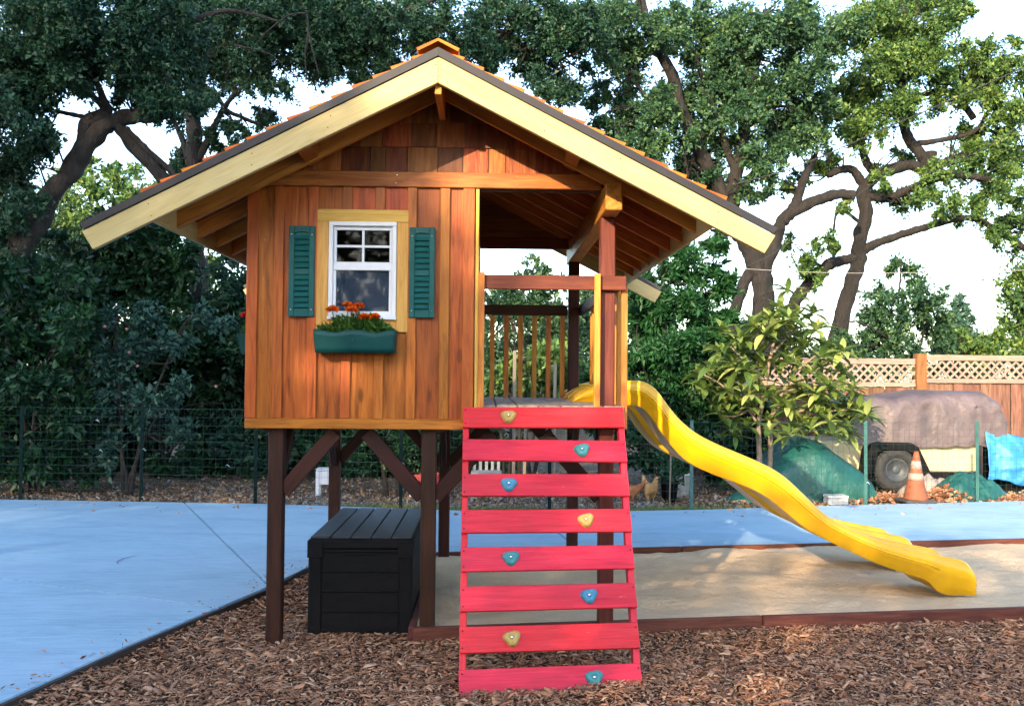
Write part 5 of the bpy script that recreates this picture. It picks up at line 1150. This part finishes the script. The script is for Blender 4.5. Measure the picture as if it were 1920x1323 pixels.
# ------------------------------------------------------------------ leaf litter and gravel beyond the path, dry leaf heaps
def litter(name, label, cat, pts, size, mat, wid=.6):
    n_ = len(pts); A_ = rng.normal(size=(n_, 3)) * np.array([1, 1, .35]); V_, T_ = leaf_arrays(pts, A_, rng.uniform(.5, 1.5, n_) * size, wid, .15); o = raw_tris(name, V_, T_, mat); return tag(o, label, cat, kind='stuff')
n_ = 26000; X_ = rng.uniform(-7, 9, n_); Y_ = 11.2 + rng.gamma(2, .9, n_); ok = np.array([y > fence_y(min(max(x, -8.9), 9.4)) - .06 for x, y in zip(X_, Y_)]); X_, Y_ = X_[ok], Y_[ok]
pts = np.array([(x, y, backz(x, y) + .012 + abs(rng.normal(0, .008))) for x, y in zip(X_, Y_)])
litter('leaf_litter', 'brown leaf litter and chips behind the wire fence', 'leaf litter', pts, .045, M_litter)
M_dry = island('dry_leaves', [(.2, .08, .04), (.34, .15, .08), (.45, .24, .14), (.28, .12, .08)])
for lab, px, y_, rx, h, nn in (('heap of dry reddish leaves beside the white ball', 1775, 12.75, .38, .2, 700), ('scattered dry leaves under the trailer wheel', 1660, 12.7, .9, .07, 1200), ('dry leaves at the foot of the crumpled green tarp', 1870, 12.75, .5, .08, 500)):
    c = at(px, 920, y_); q = rng.normal(size=(nn, 2)) * .5; zz = h * np.exp(-(q ** 2).sum(1)) * rng.uniform(.2, 1, nn)
    litter('dry_leaves', lab, 'dry leaves', np.stack([c.x + q[:, 0] * rx, y_ + q[:, 1] * .28, -.03 + zz], 1), .06, M_dry)
n_ = 5000; gx_ = np.concatenate([rng.normal(.75, .55, n_ // 2), rng.normal(-.95, .5, n_ // 4), rng.normal(2.3, .4, n_ // 4)]); gy_ = np.array([fence_y(x) for x in gx_]) + np.abs(rng.normal(0, .14, len(gx_))) - .04
P_ = np.stack([gx_, gy_, np.full(len(gx_), -.04)], 1); A_ = rng.normal(size=(len(gx_), 3)) * np.array([.5, .5, .2]) + np.array([0, 0, .7]); V_, T_ = leaf_arrays(P_, A_, rng.uniform(.03, .09, len(gx_)), .12, .1)
tag(raw_tris('grass', V_, T_, M_grass), 'tufts of short grass at the edge of the concrete behind the ramp', 'grass', kind='stuff')
M_gravel = island('gravel_stones', [(.2, .2, .2), (.3, .29, .28), (.4, .39, .38), (.15, .13, .12)])
n_ = 9000; gx_ = rng.uniform(-2.4, 2.2, n_); gy_ = np.array([fence_y(x) for x in gx_]) + rng.gamma(2, .28, n_)
V_, T_ = leaf_arrays(np.stack([gx_, gy_, np.array([backz(a, b_) for a, b_ in zip(gx_, gy_)]) + .014], 1), rng.normal(size=(n_, 3)) * np.array([1, 1, .5]), rng.uniform(.012, .035, n_), .8, .3)
tag(raw_tris('gravel', V_, T_, M_gravel), 'grey gravel strip behind the playhouse and wire fence', 'gravel', kind='stuff')

n_ = 130; q = rng.integers(0, len(path), n_); P_ = np.array([[path[i].x - abs(rng.normal(0, .12)) - .02, path[i].y + rng.normal(0, .12), .006] for i in q]); P_ = P_[[bool(x < -.6 and y < 8.2) for x, y, z in P_]]
litter('stray_chips', 'stray bark chips spilled onto the edge of the concrete', 'wood chips', P_, .03, M_chip, .35)
n_ = 90; X_ = rng.uniform(-6, 7, n_); P_ = np.stack([X_, np.array([fence_y(x) for x in X_]) - .15 - rng.gamma(1.2, .35, n_), np.full(n_, .006)], 1)
litter('fallen_leaves', 'few dry leaves lying on the concrete near the wire fence', 'dry leaves', P_, .05, M_dry)
